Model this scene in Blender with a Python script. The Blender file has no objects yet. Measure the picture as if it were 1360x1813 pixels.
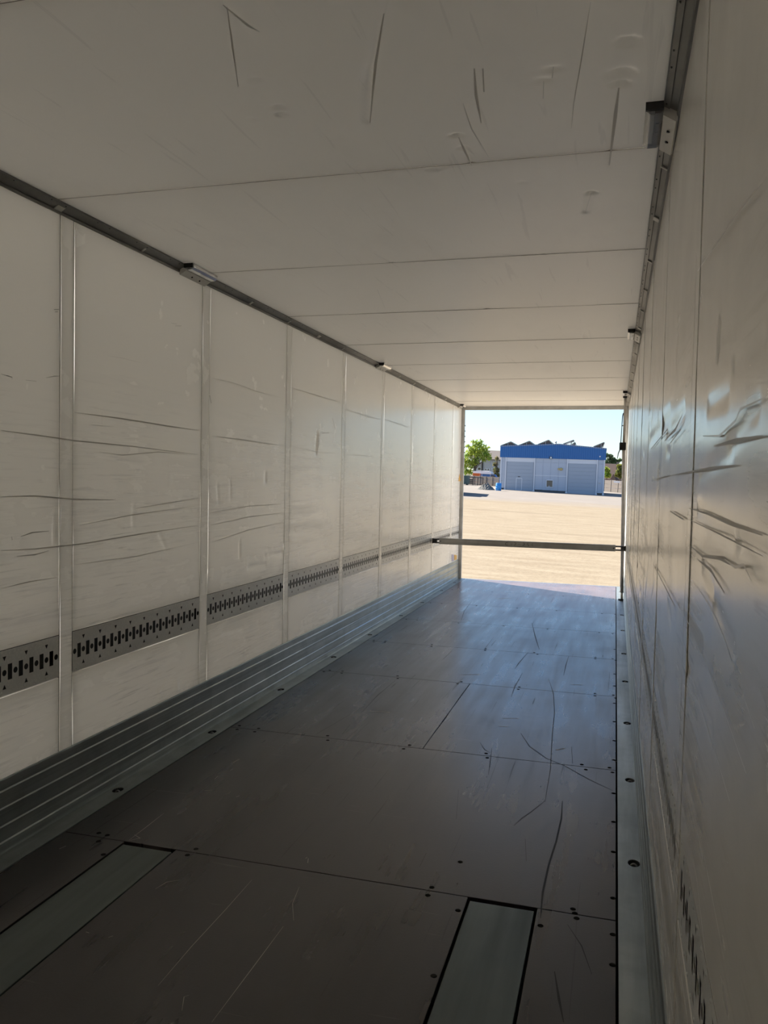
import bpy, bmesh, math, random
from mathutils import Vector, Matrix, noise

random.seed(7)
SC = bpy.context.scene
COL = SC.collection

# ------------------------------------------------------------------ camera
F_PX, YAW, PITCH, ROLL = 1436.93, 0.27726, 0.04098, 0.01988
CAM = Vector((2.31544, 0.0, 1.52385))
_cy, _sy, _cp, _sp = math.cos(YAW), math.sin(YAW), math.cos(PITCH), math.sin(PITCH)
CF = Vector((-_sy * _cp, _cy * _cp, -_sp))
_r0 = Vector((_cy, _sy, 0)); _u0 = _r0.cross(CF)
CR = math.cos(ROLL) * _r0 + math.sin(ROLL) * _u0
CU = -math.sin(ROLL) * _r0 + math.cos(ROLL) * _u0
cd = bpy.data.cameras.new('camera'); co = bpy.data.objects.new('camera', cd); COL.objects.link(co)
m = Matrix.Identity(4)
for i in range(3):
    m[i][0], m[i][1], m[i][2], m[i][3] = CR[i], CU[i], -CF[i], CAM[i]
co.matrix_world = m
cd.sensor_fit = 'VERTICAL'; cd.sensor_height = 24.0; cd.lens = F_PX / 1813 * 24.0
cd.clip_start = 0.02; cd.clip_end = 2000
SC.camera = co

# ------------------------------------------------------------------ light
SUN_EL, SUN_DIR = math.radians(38), Vector((0.857, -0.515, 0)).normalized()   # direction the light travels
w = bpy.data.worlds.new('sky'); SC.world = w; w.use_nodes = True
nt = w.node_tree; bg = nt.nodes['Background']
sky = nt.nodes.new('ShaderNodeTexSky'); sky.sky_type = 'NISHITA'
sky.sun_disc = False; sky.sun_elevation = SUN_EL
sky.sun_rotation = math.atan2(-SUN_DIR.x, -SUN_DIR.y)
sky.altitude = 100; sky.air_density = 1.0; sky.dust_density = 0.6; sky.ozone_density = 3.0
tint = nt.nodes.new('ShaderNodeMix'); tint.data_type = 'RGBA'; tint.blend_type = 'MULTIPLY'; tint.inputs['Factor'].default_value = 1.0
tint.inputs[7].default_value = (0.92, 1.0, 1.10, 1)
nt.links.new(sky.outputs['Color'], tint.inputs[6]); nt.links.new(tint.outputs[2], bg.inputs['Color']); bg.inputs['Strength'].default_value = 0.092
sl = bpy.data.lights.new('sun', 'SUN'); sl.energy = 7.0; sl.angle = math.radians(0.6); sl.color = (1.0, 0.93, 0.82)
so = bpy.data.objects.new('sun', sl); COL.objects.link(so); so.location = (-40, 40, 60)
sdir = (SUN_DIR * math.cos(SUN_EL) + Vector((0, 0, -math.sin(SUN_EL)))).normalized()
so.rotation_euler = sdir.to_track_quat('-Z', 'Y').to_euler()
vs = SC.view_settings
vs.view_transform = 'Standard'; vs.look = 'None'; vs.gamma = 1.0; vs.use_curve_mapping = False
vs.exposure = 1.0
cy = SC.cycles
cy.max_bounces = 18; cy.diffuse_bounces = 11; cy.glossy_bounces = 8; cy.transmission_bounces = 12
cy.sample_clamp_indirect = 4.0

# ------------------------------------------------------------------ pixels to places
def ray(px, py): return CF + CR * ((px - 680) / F_PX) - CU * ((py - 906.5) / F_PX)
def onz(px, py, z=0.0): d = ray(px, py); return CAM + d * ((z - CAM.z) / d.z)
def onx(px, py, x=0.0): d = ray(px, py); return CAM + d * ((x - CAM.x) / d.x)
def ony(px, py, y): d = ray(px, py); return CAM + d * (y / d.y)

# ------------------------------------------------------------------ materials
def newmat(name, base=(.5, .5, .5), rough=.5, metal=0., spec=.5):
    M = bpy.data.materials.new(name); M.use_nodes = True
    b = M.node_tree.nodes['Principled BSDF']
    b.inputs['Base Color'].default_value = (*base, 1)
    b.inputs['Roughness'].default_value = rough
    b.inputs['Metallic'].default_value = metal
    b.inputs['Specular IOR Level'].default_value = spec
    return M
class NB:
    def __init__(s, M): s.M = M; s.t = M.node_tree; s.b = s.t.nodes['Principled BSDF']; s.c = None
    def n(s, typ, **kw):
        x = s.t.nodes.new('ShaderNode' + typ)
        for k, v in kw.items(): setattr(x, k, v)
        return x
    def l(s, a, b): s.t.links.new(a, b)
    def obj(s):
        if s.c is None: s.c = s.n('TexCoord')
        return s.c.outputs['Object']
    def mapped(s, sc, rot=(0, 0, 0), loc=(0, 0, 0)):
        mp = s.n('Mapping'); s.l(s.obj(), mp.inputs['Vector'])
        mp.inputs['Scale'].default_value = sc; mp.inputs['Rotation'].default_value = rot; mp.inputs['Location'].default_value = loc
        return mp.outputs['Vector']
    def noise(s, sc=(1, 1, 1), scale=1., detail=4., rough=.55, rot=(0, 0, 0), dist=0., loc=(0, 0, 0)):
        x = s.n('TexNoise'); s.l(s.mapped(sc, rot, loc), x.inputs['Vector'])
        x.inputs['Scale'].default_value = scale; x.inputs['Detail'].default_value = detail
        x.inputs['Roughness'].default_value = rough; x.inputs['Distortion'].default_value = dist
        return x.outputs['Fac']
    def ramp(s, v, a, b, lo=0., hi=1.):
        x = s.n('MapRange'); s.l(v, x.inputs['Value'])
        x.inputs['From Min'].default_value = a; x.inputs['From Max'].default_value = b
        x.inputs['To Min'].default_value = lo; x.inputs['To Max'].default_value = hi
        return x.outputs['Result']
    def band(s, v, c, wd):
        x = s.n('Math', operation='SUBTRACT'); s.l(v, x.inputs[0]); x.inputs[1].default_value = c
        y = s.n('Math', operation='ABSOLUTE'); s.l(x.outputs[0], y.inputs[0])
        return s.ramp(y.outputs[0], 0, wd, 1, 0)
    def mul(s, a, b):
        x = s.n('Math', operation='MULTIPLY')
        for i, v in enumerate((a, b)):
            if isinstance(v, (int, float)): x.inputs[i].default_value = v
            else: s.l(v, x.inputs[i])
        return x.outputs[0]
    def add(s, a, b):
        x = s.n('Math', operation='ADD')
        for i, v in enumerate((a, b)):
            if isinstance(v, (int, float)): x.inputs[i].default_value = v
            else: s.l(v, x.inputs[i])
        return x.outputs[0]
    def mix(s, f, a, b):
        x = s.n('Mix', data_type='RGBA')
        if isinstance(f, (int, float)): x.inputs['Factor'].default_value = f
        else: s.l(f, x.inputs['Factor'])
        for nm, v in ((6, a), (7, b)):
            if isinstance(v, tuple): x.inputs[nm].default_value = (*v, 1)
            else: s.l(v, x.inputs[nm])
        return x.outputs[2]
    def sep(s, i):
        x = s.n('SeparateXYZ'); s.l(s.obj(), x.inputs[0]); return x.outputs[i]
    def bump(s, h, strength=.3, dist=.01):
        x = s.n('Bump'); s.l(h, x.inputs['Height']); x.inputs['Strength'].default_value = strength
        x.inputs['Distance'].default_value = dist; s.l(x.outputs['Normal'], s.b.inputs['Normal'])
    def base(s, c): s.l(c, s.b.inputs['Base Color'])
    def rough(s, v): s.l(v, s.b.inputs['Roughness'])

M = {}
def translucent(n, color, f):
    tr = n.n('BsdfTranslucent'); mx = n.n('MixShader'); mx.inputs[0].default_value = f
    tr.inputs['Color'].default_value = (*color, 1)
    out = [q for q in n.t.nodes if q.type == 'OUTPUT_MATERIAL'][0]
    n.l(n.b.outputs[0], mx.inputs[1]); n.l(tr.outputs[0], mx.inputs[2]); n.l(mx.outputs[0], out.inputs[0])
def wall_mat(name, base, dirt, rough0, zdirt, glow=0.):
    x = newmat(name, base, rough0); n = NB(x)
    st = n.ramp(n.noise((1, .55, 17), 1.0, 5, .6, dist=.6), .47, .64)
    blot = n.ramp(n.noise((1, 1.3, 1.6), 1.0, 3), .38, .62)
    zm = n.ramp(n.sep(2), zdirt[0], zdirt[1], .02, 1)
    fine = n.ramp(n.noise((1, 3, 60), 1., 3, .6, dist=.4), .57, .66)
    f = n.mul(n.mul(st, blot), zm)
    f2 = n.mul(n.mul(fine, blot), zm)
    c = n.mix(n.mul(f, .55), base, dirt)
    c = n.mix(n.mul(f2, .55), c, dirt)
    n.base(c)
    n.rough(n.add(n.mul(f, .12), n.ramp(n.noise((1, 2, 2), 2.0, 4), .3, .7, rough0 - .02, rough0 + .03)))
    h = n.add(n.noise((1, 1, 1), 5., 3, .5), n.mul(n.noise((1, 2, 14), 1., 4, .6, dist=.8), .35))
    n.bump(h, .04, .02)
    if glow: translucent(n, (.97, .95, .90), glow)
    return x
WHITE = (.945, .92, .865)
M['wall'] = wall_mat('wall_white_grp', WHITE, (.50, .48, .45), .25, (2.05, 1.2), .036)      # translucency added so sunlight through the wall brightens the interior
M['batten'] = wall_mat('batten_white', WHITE, (.50, .48, .45), .26, (1.9, .6), .036)  # same added translucency as the wall panels
M['wall_solid'] = wall_mat('wall_white_ply', WHITE, (.40, .38, .35), .24, (2.05, 1.2))
x = newmat('translucent_outer_skin', (.88, .87, .84), .4); translucent(NB(x), (.97, .96, .93), .75); M['skin'] = x  # outer sheet made translucent to feed added sunlight to the lining

x = newmat('ceiling_white_translucent', (.945, .905, .835), .34); n = NB(x)
sm = n.ramp(n.noise((1.2, .5, 1), 2., 4, .6, rot=(0, 0, .15)), .55, .72)
fs = n.ramp(n.noise((30, 1.4, 1), 1., 3, .5, rot=(0, 0, .12), dist=.7), .66, .70)
c = n.mix(n.mul(sm, .10), (.945, .905, .835), (.55, .51, .47)); c = n.mix(n.mul(fs, .12), c, (.42, .39, .36)); n.base(c)
n.bump(n.noise((1, 1, 1), 4., 3, .5), .08, .02)
translucent(n, (.97, .95, .90), .024)  # translucency added so sunlight through the roof fills the dark interior
M['ceiling'] = x
M['ceiling_back'] = newmat('roof_core', (.16, .15, .14), .8)

x = newmat('phenolic_plywood', (.055, .036, .032), .34, spec=.9); n = NB(x)
gr = n.noise((22, 1.2, 1), 1., 5, .65)
blot = n.noise((1, 1, 1), 2.2, 4)
scr = n.ramp(n.noise((55, 1.1, 1), 1., 3, .6, rot=(0, 0, -.16), dist=.5), .665, .70)
scr2 = n.ramp(n.noise((90, 2.2, 1), 1., 2, .6, rot=(0, 0, .35), dist=.9), .69, .71)
crs = n.ramp(n.noise((2.5, 60, 1), 1., 2, .5, dist=.3), .70, .74)
c = n.mix(n.ramp(gr, .3, .7), (.008, .005, .0045), (.018, .0115, .0105))
c = n.mix(n.mul(n.ramp(blot, .4, .7), .5), c, (.028, .020, .018))
c = n.mix(n.mul(scr, .55), c, (.018, .010, .009)); c = n.mix(n.mul(scr2, .45), c, (.02, .012, .01))
c = n.mix(n.mul(crs, .30), c, (.20, .17, .16))
wear = n.ramp(n.noise((9, .8, 1), 1., 3, .5, rot=(0, 0, -.12), dist=.2), .32, .74)
c = n.mix(n.mul(wear, .24), c, (.085, .072, .070))
sun_lift = n.mul(n.ramp(n.sep(1), 8.5, 11.6), n.ramp(blot, .25, .6, .35, .8)); c = n.mix(sun_lift, c, (.24, .175, .165)); n.base(c)  # floor colour paled towards the sill to strengthen the sunlit patch
n.rough(n.add(n.add(n.ramp(blot, .3, .7, .21, .27), n.mul(scr, .15)), n.add(n.mul(n.ramp(gr, .3, .7), .05), n.mul(wear, .09))))
n.bump(n.add(n.mul(gr, .5), n.noise((1, 1, 1), 120., 2)), .06, .004)
M['ply'] = x
M['floor_back'] = newmat('floor_substructure', (.012, .011, .011), .8)
M['scratch_dark'] = newmat('dark_scratch', (.016, .011, .010), .6)
M['scratch_pale'] = newmat('pale_scratch', (.42, .38, .34), .6)
x = newmat('grey_scuff', (.76, .74, .70), .35); M['scuff'] = x
x = newmat('grey_wall_scuff', (.70, .68, .64), .30); translucent(NB(x), (.97, .95, .9), .038); M['scuff_wall'] = x  # scuff carries the added translucency of the wall beneath
M['scuff_dark'] = newmat('dark_scuff', (.50, .48, .45), .5)

def metal(name, base, rough, metalv=.9, streak=(1, .5, 30), dirt=None, dz=.35):
    x = newmat(name, base, rough, metalv); n = NB(x)
    s1 = n.noise(streak, 1., 5, .6); s2 = n.noise((1, 1, 1), 6., 4)
    d = dirt or tuple(v * .45 for v in base)
    c = n.mix(n.mul(n.ramp(s1, .42, .72), dz + .25), base, d); c = n.mix(n.mul(n.ramp(s2, .45, .7), dz), c, d); n.base(c)
    n.rough(n.ramp(s1, .3, .7, rough - .08, rough + .12)); n.bump(s1, .05, .003)
    return x
M['alu'] = metal('aluminium_scuff_plate', (.42, .465, .465), .36, .85)
M['alu_strip'] = metal('aluminium_side_strip', (.47, .51, .50), .40, .85, (8, .6, 1))
M['cornice'] = metal('aluminium_cornice', (.26, .26, .245), .45, .3, (1, .7, 1))
M['plate'] = metal('worn_steel_plate', (.15, .175, .165), .45, .6, (14, .8, 1), (.12, .14, .13))
M['frame'] = metal('painted_steel_frame', (.62, .62, .60), .42, .3, (1, 1, 3))
x = newmat('galvanised_rail', (.62, .63, .62), .34, .08); n = NB(x)
vo = n.n('TexVoronoi'); n.l(n.mapped((1, 1, 1)), vo.inputs['Vector']); vo.inputs['Scale'].default_value = 90
g = n.noise((1, 2, 9), 2., 4)
n.base(n.mix(n.mul(n.ramp(g, .4, .7), .6), n.mix(n.ramp(vo.outputs['Distance'], 0, .6), (.95, .95, .93), (.84, .85, .84)), (.66, .66, .64)))
M['rail'] = x
M['seal'] = newmat('grey_joint_seal', (.42, .39, .35), 1., spec=0.)
M['light_stop'] = newmat('matt_black', (.03, .029, .027), 1., spec=0.)
M['black'] = newmat('black_plastic', (.012, .012, .013), .45)
M['dark_steel'] = newmat('dark_steel', (.10, .10, .10), .45, .8)
M['cup'] = newmat('blackened_cup', (.05, .05, .05), .5, .5)
M['pole'] = metal('grey_steel_tube', (.75, .74, .72), .4, .1, (1, 1, 4))
M['beam'] = metal('aluminium_beam', (.60, .60, .57), .42, .1, (.8, 1, 30))
M['lens'] = newmat('clear_lens', (.93, .94, .95), .12); M['lens'].node_tree.nodes['Principled BSDF'].inputs['Transmission Weight'].default_value = .75
M['led'] = newmat('lamp_tube', (.80, .81, .84), .25)
M['bracket'] = newmat('pale_bracket', (.72, .71, .68), .4)
M['clip'] = newmat('pale_clip', (.66, .65, .61), .4)
M['sticker_y'] = newmat('orange_sticker', (.85, .50, .10), .5)
M['sticker_b'] = newmat('lilac_sticker', (.52, .50, .66), .5)
M['outer'] = newmat('outer_skin', (.75, .75, .73), .4)
# yard
x = newmat('yard_ground', (.4, .33, .24), .95, spec=.1); n = NB(x)
nb = n.noise((.5, 1.5, 1), .9, 8, .72); nf = n.noise((1, 1, 1), 6., 5, .7); nl = n.noise((.05, .35, 1), 1., 4)
tan = n.mix(n.ramp(nb, .35, .68), (.28, .222, .15), (.37, .308, .218)); tan = n.mix(n.mul(n.ramp(nf, .5, .75), .45), tan, (.125, .098, .065))
tan = n.mix(n.mul(n.ramp(nl, .55, .7), .35), tan, (.155, .12, .08))
tyre = n.band(n.noise((.05, .12, 1), 1., 2, dist=1.2), .5, .03)
grey = n.mix(n.ramp(nb, .3, .7), (.255, .225, .195), (.305, .272, .238)); grey = n.mix(n.mul(tyre, .45), grey, (.36, .32, .275))
far = n.ramp(n.add(n.sep(1), n.mul(n.noise((.06, .06, 1), 1., 3), 22)), 72, 82)
n.base(n.mix(far, tan, grey)); n.bump(n.add(nb, nf), .3, .08)
M['ground'] = x
M['b_wall'] = newmat('pale_grey_sheet', (.47, .52, .60), .5)
M['b_gate'] = newmat('grey_gate', (.37, .42, .49), .5)
M['b_trim'] = newmat('white_trim', (.66, .69, .74), .5)
M['b_blue'] = newmat('blue_cladding', (.03, .15, .41), .45)
M['b_plinth'] = newmat('dark_plinth', (.10, .10, .10), .8)
M['b_roof'] = newmat('roof_sheet', (.30, .31, .33), .6)
M['glass'] = newmat('window_glass', (.10, .09, .09), .08, spec=.8)
M['panel_dark'] = newmat('solar_cell', (.05, .055, .075), .25)
M['galv'] = newmat('galvanised_strut', (.45, .45, .44), .5, .5)
M['lampgrey'] = newmat('floodlight_glass', (.65, .72, .75), .3)
M['ochre'] = newmat('ochre_cover', (.55, .43, .18), .5)
M['fence'] = newmat('concrete_fence', (.21, .18, .155), .9)
M['fence_post'] = newmat('concrete_post', (.25, .215, .185), .9)
x = newmat('house_render', (.42, .45, .49), .9); M['house'] = x
M['roof_t'] = newmat('taupe_roof', (.17, .145, .13), .9)
M['roof_r'] = newmat('weathered_red_roof', (.17, .115, .09), .9)
M['white'] = newmat('white_sheet', (.80, .80, .82), .6)
M['orange'] = newmat('orange_paint', (.60, .12, .02), .6)
M['blue'] = newmat('blue_paint', (.05, .16, .45), .6)
M['barrel'] = newmat('blue_plastic', (.03, .26, .68), .4)
M['green_d'] = newmat('dark_green_paint', (.06, .10, .10), .6)
M['iron'] = newmat('black_iron', (.025, .025, .03), .6)
x = newmat('grey_gravel', (.30, .29, .27), 1.); n = NB(x)
n.base(n.mix(n.ramp(n.noise((1, 1, 1), 3., 5, .7), .35, .65), (.07, .07, .065), (.19, .185, .17))); M['gravel'] = x
M['bark'] = newmat('bark', (.10, .075, .055), .95)
def leafmat(name, a, b):
    x = newmat(name, a, .6, spec=.3); n = NB(x)
    n.base(n.mix(n.ramp(n.noise((1, 1, 1), .9, 3), .35, .65), a, b))
    tr = n.n('BsdfTranslucent'); mx = n.n('MixShader'); mx.inputs[0].default_value = .45
    n.l(n.b.inputs['Base Color'].links[0].from_socket, tr.inputs['Color'])
    out = [q for q in n.t.nodes if q.type == 'OUTPUT_MATERIAL'][0]
    n.l(n.b.outputs[0], mx.inputs[1]); n.l(tr.outputs[0], mx.inputs[2]); n.l(mx.outputs[0], out.inputs[0])
    return x
M['leaf_a'] = leafmat('fresh_leaf', (.17, .30, .045), (.48, .52, .08))
M['leaf_b'] = leafmat('dark_needle', (.07, .12, .055), (.14, .20, .09))
M['leaf_c'] = leafmat('yellow_leaf', (.27, .24, .06), (.16, .21, .045))
M['leaf_d'] = leafmat('ivy_leaf', (.12, .15, .06), (.28, .24, .12))
M['tyre'] = newmat('tyre_rubber', (.02, .02, .02), .8)
M['teal'] = newmat('teal_lorry_paint', (.05, .12, .14), .45)

# ------------------------------------------------------------------ builders
def link(name, me, mat, parent=None):
    if isinstance(mat, str): mat = M[mat]
    if mat and not me.materials: me.materials.append(mat)
    o = bpy.data.objects.new(name, me); COL.objects.link(o)
    if parent: o.parent = parent
    return o
def pydata(name, verts, faces, mat, parent=None, smooth=False):
    me = bpy.data.meshes.new(name); me.from_pydata([tuple(v) for v in verts], [], faces); me.update()
    if smooth:
        for p in me.polygons: p.use_smooth = True
    return link(name, me, mat, parent)
class MB:
    """collects boxes, prisms, tubes and lathes into one mesh"""
    def __init__(s): s.v = []; s.f = []; s.mi = []; s.sm = []
    def _add(s, vs, fs, mi=0, smooth=False):
        k = len(s.v); s.v += [tuple(v) for v in vs]; s.f += [tuple(i + k for i in f) for f in fs]
        s.mi += [mi] * len(fs); s.sm += [smooth] * len(fs); return s
    def box(s, a, b, bev=0., mi=0):
        (x0, y0, z0), (x1, y1, z1) = [min(p, q) for p, q in zip(a, b)], [max(p, q) for p, q in zip(a, b)]
        if bev <= 0:
            vs = [(x0, y0, z0), (x1, y0, z0), (x1, y1, z0), (x0, y1, z0), (x0, y0, z1), (x1, y0, z1), (x1, y1, z1), (x0, y1, z1)]
            return s._add(vs, [(0, 3, 2, 1), (4, 5, 6, 7), (0, 1, 5, 4), (1, 2, 6, 5), (2, 3, 7, 6), (3, 0, 4, 7)], mi)
        bm = bmesh.new(); bmesh.ops.create_cube(bm, size=1)
        for v in bm.verts: v.co = Vector((x0 + (v.co.x + .5) * (x1 - x0), y0 + (v.co.y + .5) * (y1 - y0), z0 + (v.co.z + .5) * (z1 - z0)))
        bmesh.ops.bevel(bm, geom=bm.edges[:], offset=bev, segments=2, affect='EDGES', profile=.6)
        bm.verts.index_update(); vs = [v.co.copy() for v in bm.verts]; fs = [[v.index for v in f.verts] for f in bm.faces]; bm.free()
        return s._add(vs, fs, mi)
    def prism(s, prof, a, b, axis='y', mi=0, close=True, smooth=False):
        """profile points (p,q) extruded along axis from a to b"""
        def P(p, q, t): return (p, t, q) if axis == 'y' else ((t, p, q) if axis == 'x' else (p, q, t))
        n_ = len(prof); vs = [P(p, q, a) for p, q in prof] + [P(p, q, b) for p, q in prof]
        fs = [(i, (i + 1) % n_, n_ + (i + 1) % n_, n_ + i) for i in range(n_ if close else n_ - 1)]
        if close: fs += [tuple(range(n_ - 1, -1, -1)), tuple(range(n_, 2 * n_))]
        return s._add(vs, fs, mi, smooth)
    def tube(s, pts, r, seg=10, mi=0, cap=True):
        pts = [Vector(p) for p in pts]; rs = r if isinstance(r, (list, tuple)) else [r] * len(pts)
        vs = []; fs = []; up = None
        for i, p in enumerate(pts):
            t = (pts[min(i + 1, len(pts) - 1)] - pts[max(i - 1, 0)]).normalized()
            if up is None: up = Vector((0, 0, 1)) if abs(t.z) < .9 else Vector((1, 0, 0))
            sd = t.cross(up).normalized(); u2 = sd.cross(t).normalized(); up = u2
            for k in range(seg):
                a = 2 * math.pi * k / seg; vs.append(p + sd * math.cos(a) * rs[i] + u2 * math.sin(a) * rs[i])
        for i in range(len(pts) - 1):
            for k in range(seg):
                fs.append((i * seg + k, i * seg + (k + 1) % seg, (i + 1) * seg + (k + 1) % seg, (i + 1) * seg + k))
        if cap: fs += [tuple(range(seg - 1, -1, -1)), tuple(range((len(pts) - 1) * seg, len(pts) * seg))]
        return s._add(vs, fs, mi, True)
    def lathe(s, prof, c=(0, 0, 0), seg=18, mi=0, sx=1., sy=1.):
        vs = []; fs = []
        for r, z in prof:
            for k in range(seg):
                a = 2 * math.pi * k / seg; vs.append((c[0] + r * sx * math.cos(a), c[1] + r * sy * math.sin(a), c[2] + z))
        for i in range(len(prof) - 1):
            for k in range(seg): fs.append((i * seg + k, i * seg + (k + 1) % seg, (i + 1) * seg + (k + 1) % seg, (i + 1) * seg + k))
        return s._add(vs, fs, mi, True)
    def mesh(s, name):
        me = bpy.data.meshes.new(name); me.from_pydata(s.v, [], s.f); me.update()
        for p, mi, sm in zip(me.polygons, s.mi, s.sm): p.material_index = mi; p.use_smooth = sm
        return me
    def build(s, name, mat, parent=None, mats=None):
        me = s.mesh(name)
        if mats:
            for q in mats: me.materials.append(M[q])
        return link(name, me, mat, parent)
def tag(o, label, cat=None, group=None, kind=None):
    o['label'] = label
    if cat: o['category'] = cat
    if group: o['group'] = group
    if kind: o['kind'] = kind
    return o
def empty(name, mat=None):
    o = bpy.data.objects.new(name, None); COL.objects.link(o); o.empty_display_size = .1
    if mat is not None: o.matrix_world = mat
    return o
def cut_sheet(name, outer, holes, depth):
    """flat sheet in the local XY plane with real holes, extruded by depth"""
    cu = bpy.data.curves.new(name, 'CURVE'); cu.dimensions = '2D'; cu.fill_mode = 'BOTH'; cu.extrude = depth / 2
    for poly in [outer] + holes:
        sp = cu.splines.new('POLY'); sp.points.add(len(poly) - 1); sp.use_cyclic_u = True
        for q, (a, b) in zip(sp.points, poly): q.co = (a, b, 0, 1)
    ob = bpy.data.objects.new(name, cu); COL.objects.link(ob)
    me = bpy.data.meshes.new_from_object(ob.evaluated_get(bpy.context.evaluated_depsgraph_get()))
    bpy.data.objects.remove(ob); bpy.data.curves.remove(cu); me.name = name; me.materials.clear()
    return me
def seg_dist(p, a, b):
    ax, ay = a; bx, by = b; dx, dy = bx - ax, by - ay; L = dx * dx + dy * dy
    t = 0 if L == 0 else max(0, min(1, ((p[0] - ax) * dx + (p[1] - ay) * dy) / L))
    return math.hypot(p[0] - ax - t * dx, p[1] - ay - t * dy)
def relief(dents, box=None):
    """dents: (a, b, radius, depth) in surface coordinates; a==b is a round dent, else a crease from a to b"""
    if box:
        p0, p1, q0, q1 = box
        dents = [t for t in dents if min(t[0][0], t[1][0]) - 4 * t[2] < p1 and max(t[0][0], t[1][0]) + 4 * t[2] > p0 and min(t[0][1], t[1][1]) - 4 * t[2] < q1 and max(t[0][1], t[1][1]) + 4 * t[2] > q0]
    def fn(p, q):
        h = 0.
        for a, b, r, dp in dents:
            if min(a[0], b[0]) - 4 * r < p < max(a[0], b[0]) + 4 * r and min(a[1], b[1]) - 4 * r < q < max(a[1], b[1]) + 4 * r:
                h += dp * math.exp(-(seg_dist((p, q), a, b) / r) ** 2)
        return h
    return fn
def sheet(name, kind, p0, p1, q0, q1, level, thick, res, disp, mat, parent):
    """panel with a gently uneven visible face. kind 'L' faces +x, 'R' faces -x, 'C' faces -z; (p,q) = (y,z) or (x,y)"""
    sg = {'L': 1, 'R': -1, 'C': -1}[kind]
    def P(p, q, h): return (p, q, level + sg * h) if kind == 'C' else (level + sg * h, p, q)
    np_, nq = max(2, int((p1 - p0) / res)), max(2, int((q1 - q0) / res)); vs = []; fs = []
    e = .0006 if kind == 'C' else .0025
    for j in range(nq + 1):
        for i in range(np_ + 1):
            p = p0 + e + (p1 - p0 - 2 * e) * i / np_; q = q0 + e + (q1 - q0 - 2 * e) * j / nq
            vs.append(P(p, q, disp(p, q)))
    W_ = np_ + 1
    for j in range(nq):
        for i in range(np_): fs.append((j * W_ + i, j * W_ + i + 1, (j + 1) * W_ + i + 1, (j + 1) * W_ + i))
    nf = len(fs); k = len(vs)
    for (p, q, pe, qe) in ((p0, q0, p0 + e, q0 + e), (p1, q0, p1 - e, q0 + e), (p1, q1, p1 - e, q1 - e), (p0, q1, p0 + e, q1 - e)):
        vs += [P(pe, qe, disp(pe, qe)), P(p, q, -e), P(p, q, -thick)]
    for i in range(4):
        a, b = k + 3 * i, k + 3 * ((i + 1) % 4); fs += [(a, b, b + 1, a + 1), (a + 1, b + 1, b + 2, a + 2)]
    if kind == 'R': fs.append((k + 2, k + 5, k + 8, k + 11))
    me = bpy.data.meshes.new(name); me.from_pydata(vs, [], fs)
    for i in range(nf): me.polygons[i].use_smooth = True
    bm = bmesh.new(); bm.from_mesh(me); bmesh.ops.recalc_face_normals(bm, faces=bm.faces[nf:] if False else bm.faces[:])
    bm.faces.ensure_lookup_table()
    want = Vector((0, 0, -1)) if kind == 'C' else Vector((sg, 0, 0))
    fr = [f for f in bm.faces if f.index < nf]
    if sum(f.normal.dot(want) for f in fr) < 0: bmesh.ops.reverse_faces(bm, faces=fr)
    bm.to_mesh(me); bm.free(); me.update()
    return link(name, me, mat, parent)
def ribbons(name, strokes, mat, parent, lift):
    """strokes: (list of 3D points, width, normal) -> thin marks lying on a surface"""
    vs = []; fs = []
    for pts, wd, nr in strokes:
        nr = Vector(nr); pts = [Vector(p) for p in pts]; k = len(vs)
        for i, p in enumerate(pts):
            t = (pts[min(i + 1, len(pts) - 1)] - pts[max(i - 1, 0)]).normalized(); sd = t.cross(nr).normalized()
            ww = wd * (.35 if i in (0, len(pts) - 1) else 1.) / 2
            vs += [p + sd * ww + nr * lift, p - sd * ww + nr * lift]
        for i in range(len(pts) - 1): fs.append((k + 2 * i, k + 2 * i + 1, k + 2 * i + 3, k + 2 * i + 2))
    o = pydata(name, vs, fs, mat, parent); o['kind'] = 'stuff'; return o

# ================================================================== THE TRAILER
WR, HC, Y0, YD = 2.4656, 2.66, -.42, 12.41
PITCH_B, Y_B, W_B = 1.2444, 3.041, .089
BAT = [Y_B + PITCH_B * k for k in range(-2, 8)]
ZS, ZT0, ZT1 = .297, .630, .812
def wob(seed, amp, sc=1.6):
    return lambda p, q: amp * noise.noise(Vector((p * sc, q * sc, seed))) + amp * .35 * noise.noise(Vector((p * 5, q * 5, seed + 9)))

# ---- side walls
L_D = []
for (px, py, r, d) in ((237, 905, .014, -.006), (237, 925, .014, -.006), (97, 928, .012, -.006), (97, 950, .014, -.006), (470, 845, .02, -.004), (300, 850, .02, .003)):
    P = onx(px, py); L_D.append(((P.y, P.z - .02), (P.y, P.z + .02), r, d))
for (a, b, r, d) in (((281, 1218), (283, 1235), .012, .006), ((312, 1208), (314, 1222), .012, .008), ((562, 770), (560, 800), .02, -.008),
                     ((196, 845), (213, 868), .012, -.003), ((282, 945), (296, 975), .01, -.004), ((470, 985), (500, 978), .015, -.004),
                     ((425, 960), (425, 985), .012, -.005), ((440, 1005), (470, 1000), .015, -.004), ((385, 860), (387, 885), .012, -.004),
                     ((395, 1120), (430, 1112), .015, -.004), ((408, 850), (408, 880), .01, -.003)):
    A, B = onx(*a), onx(*b); L_D.append(((A.y, A.z), (B.y, B.z), r, d))
R_D = []
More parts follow.
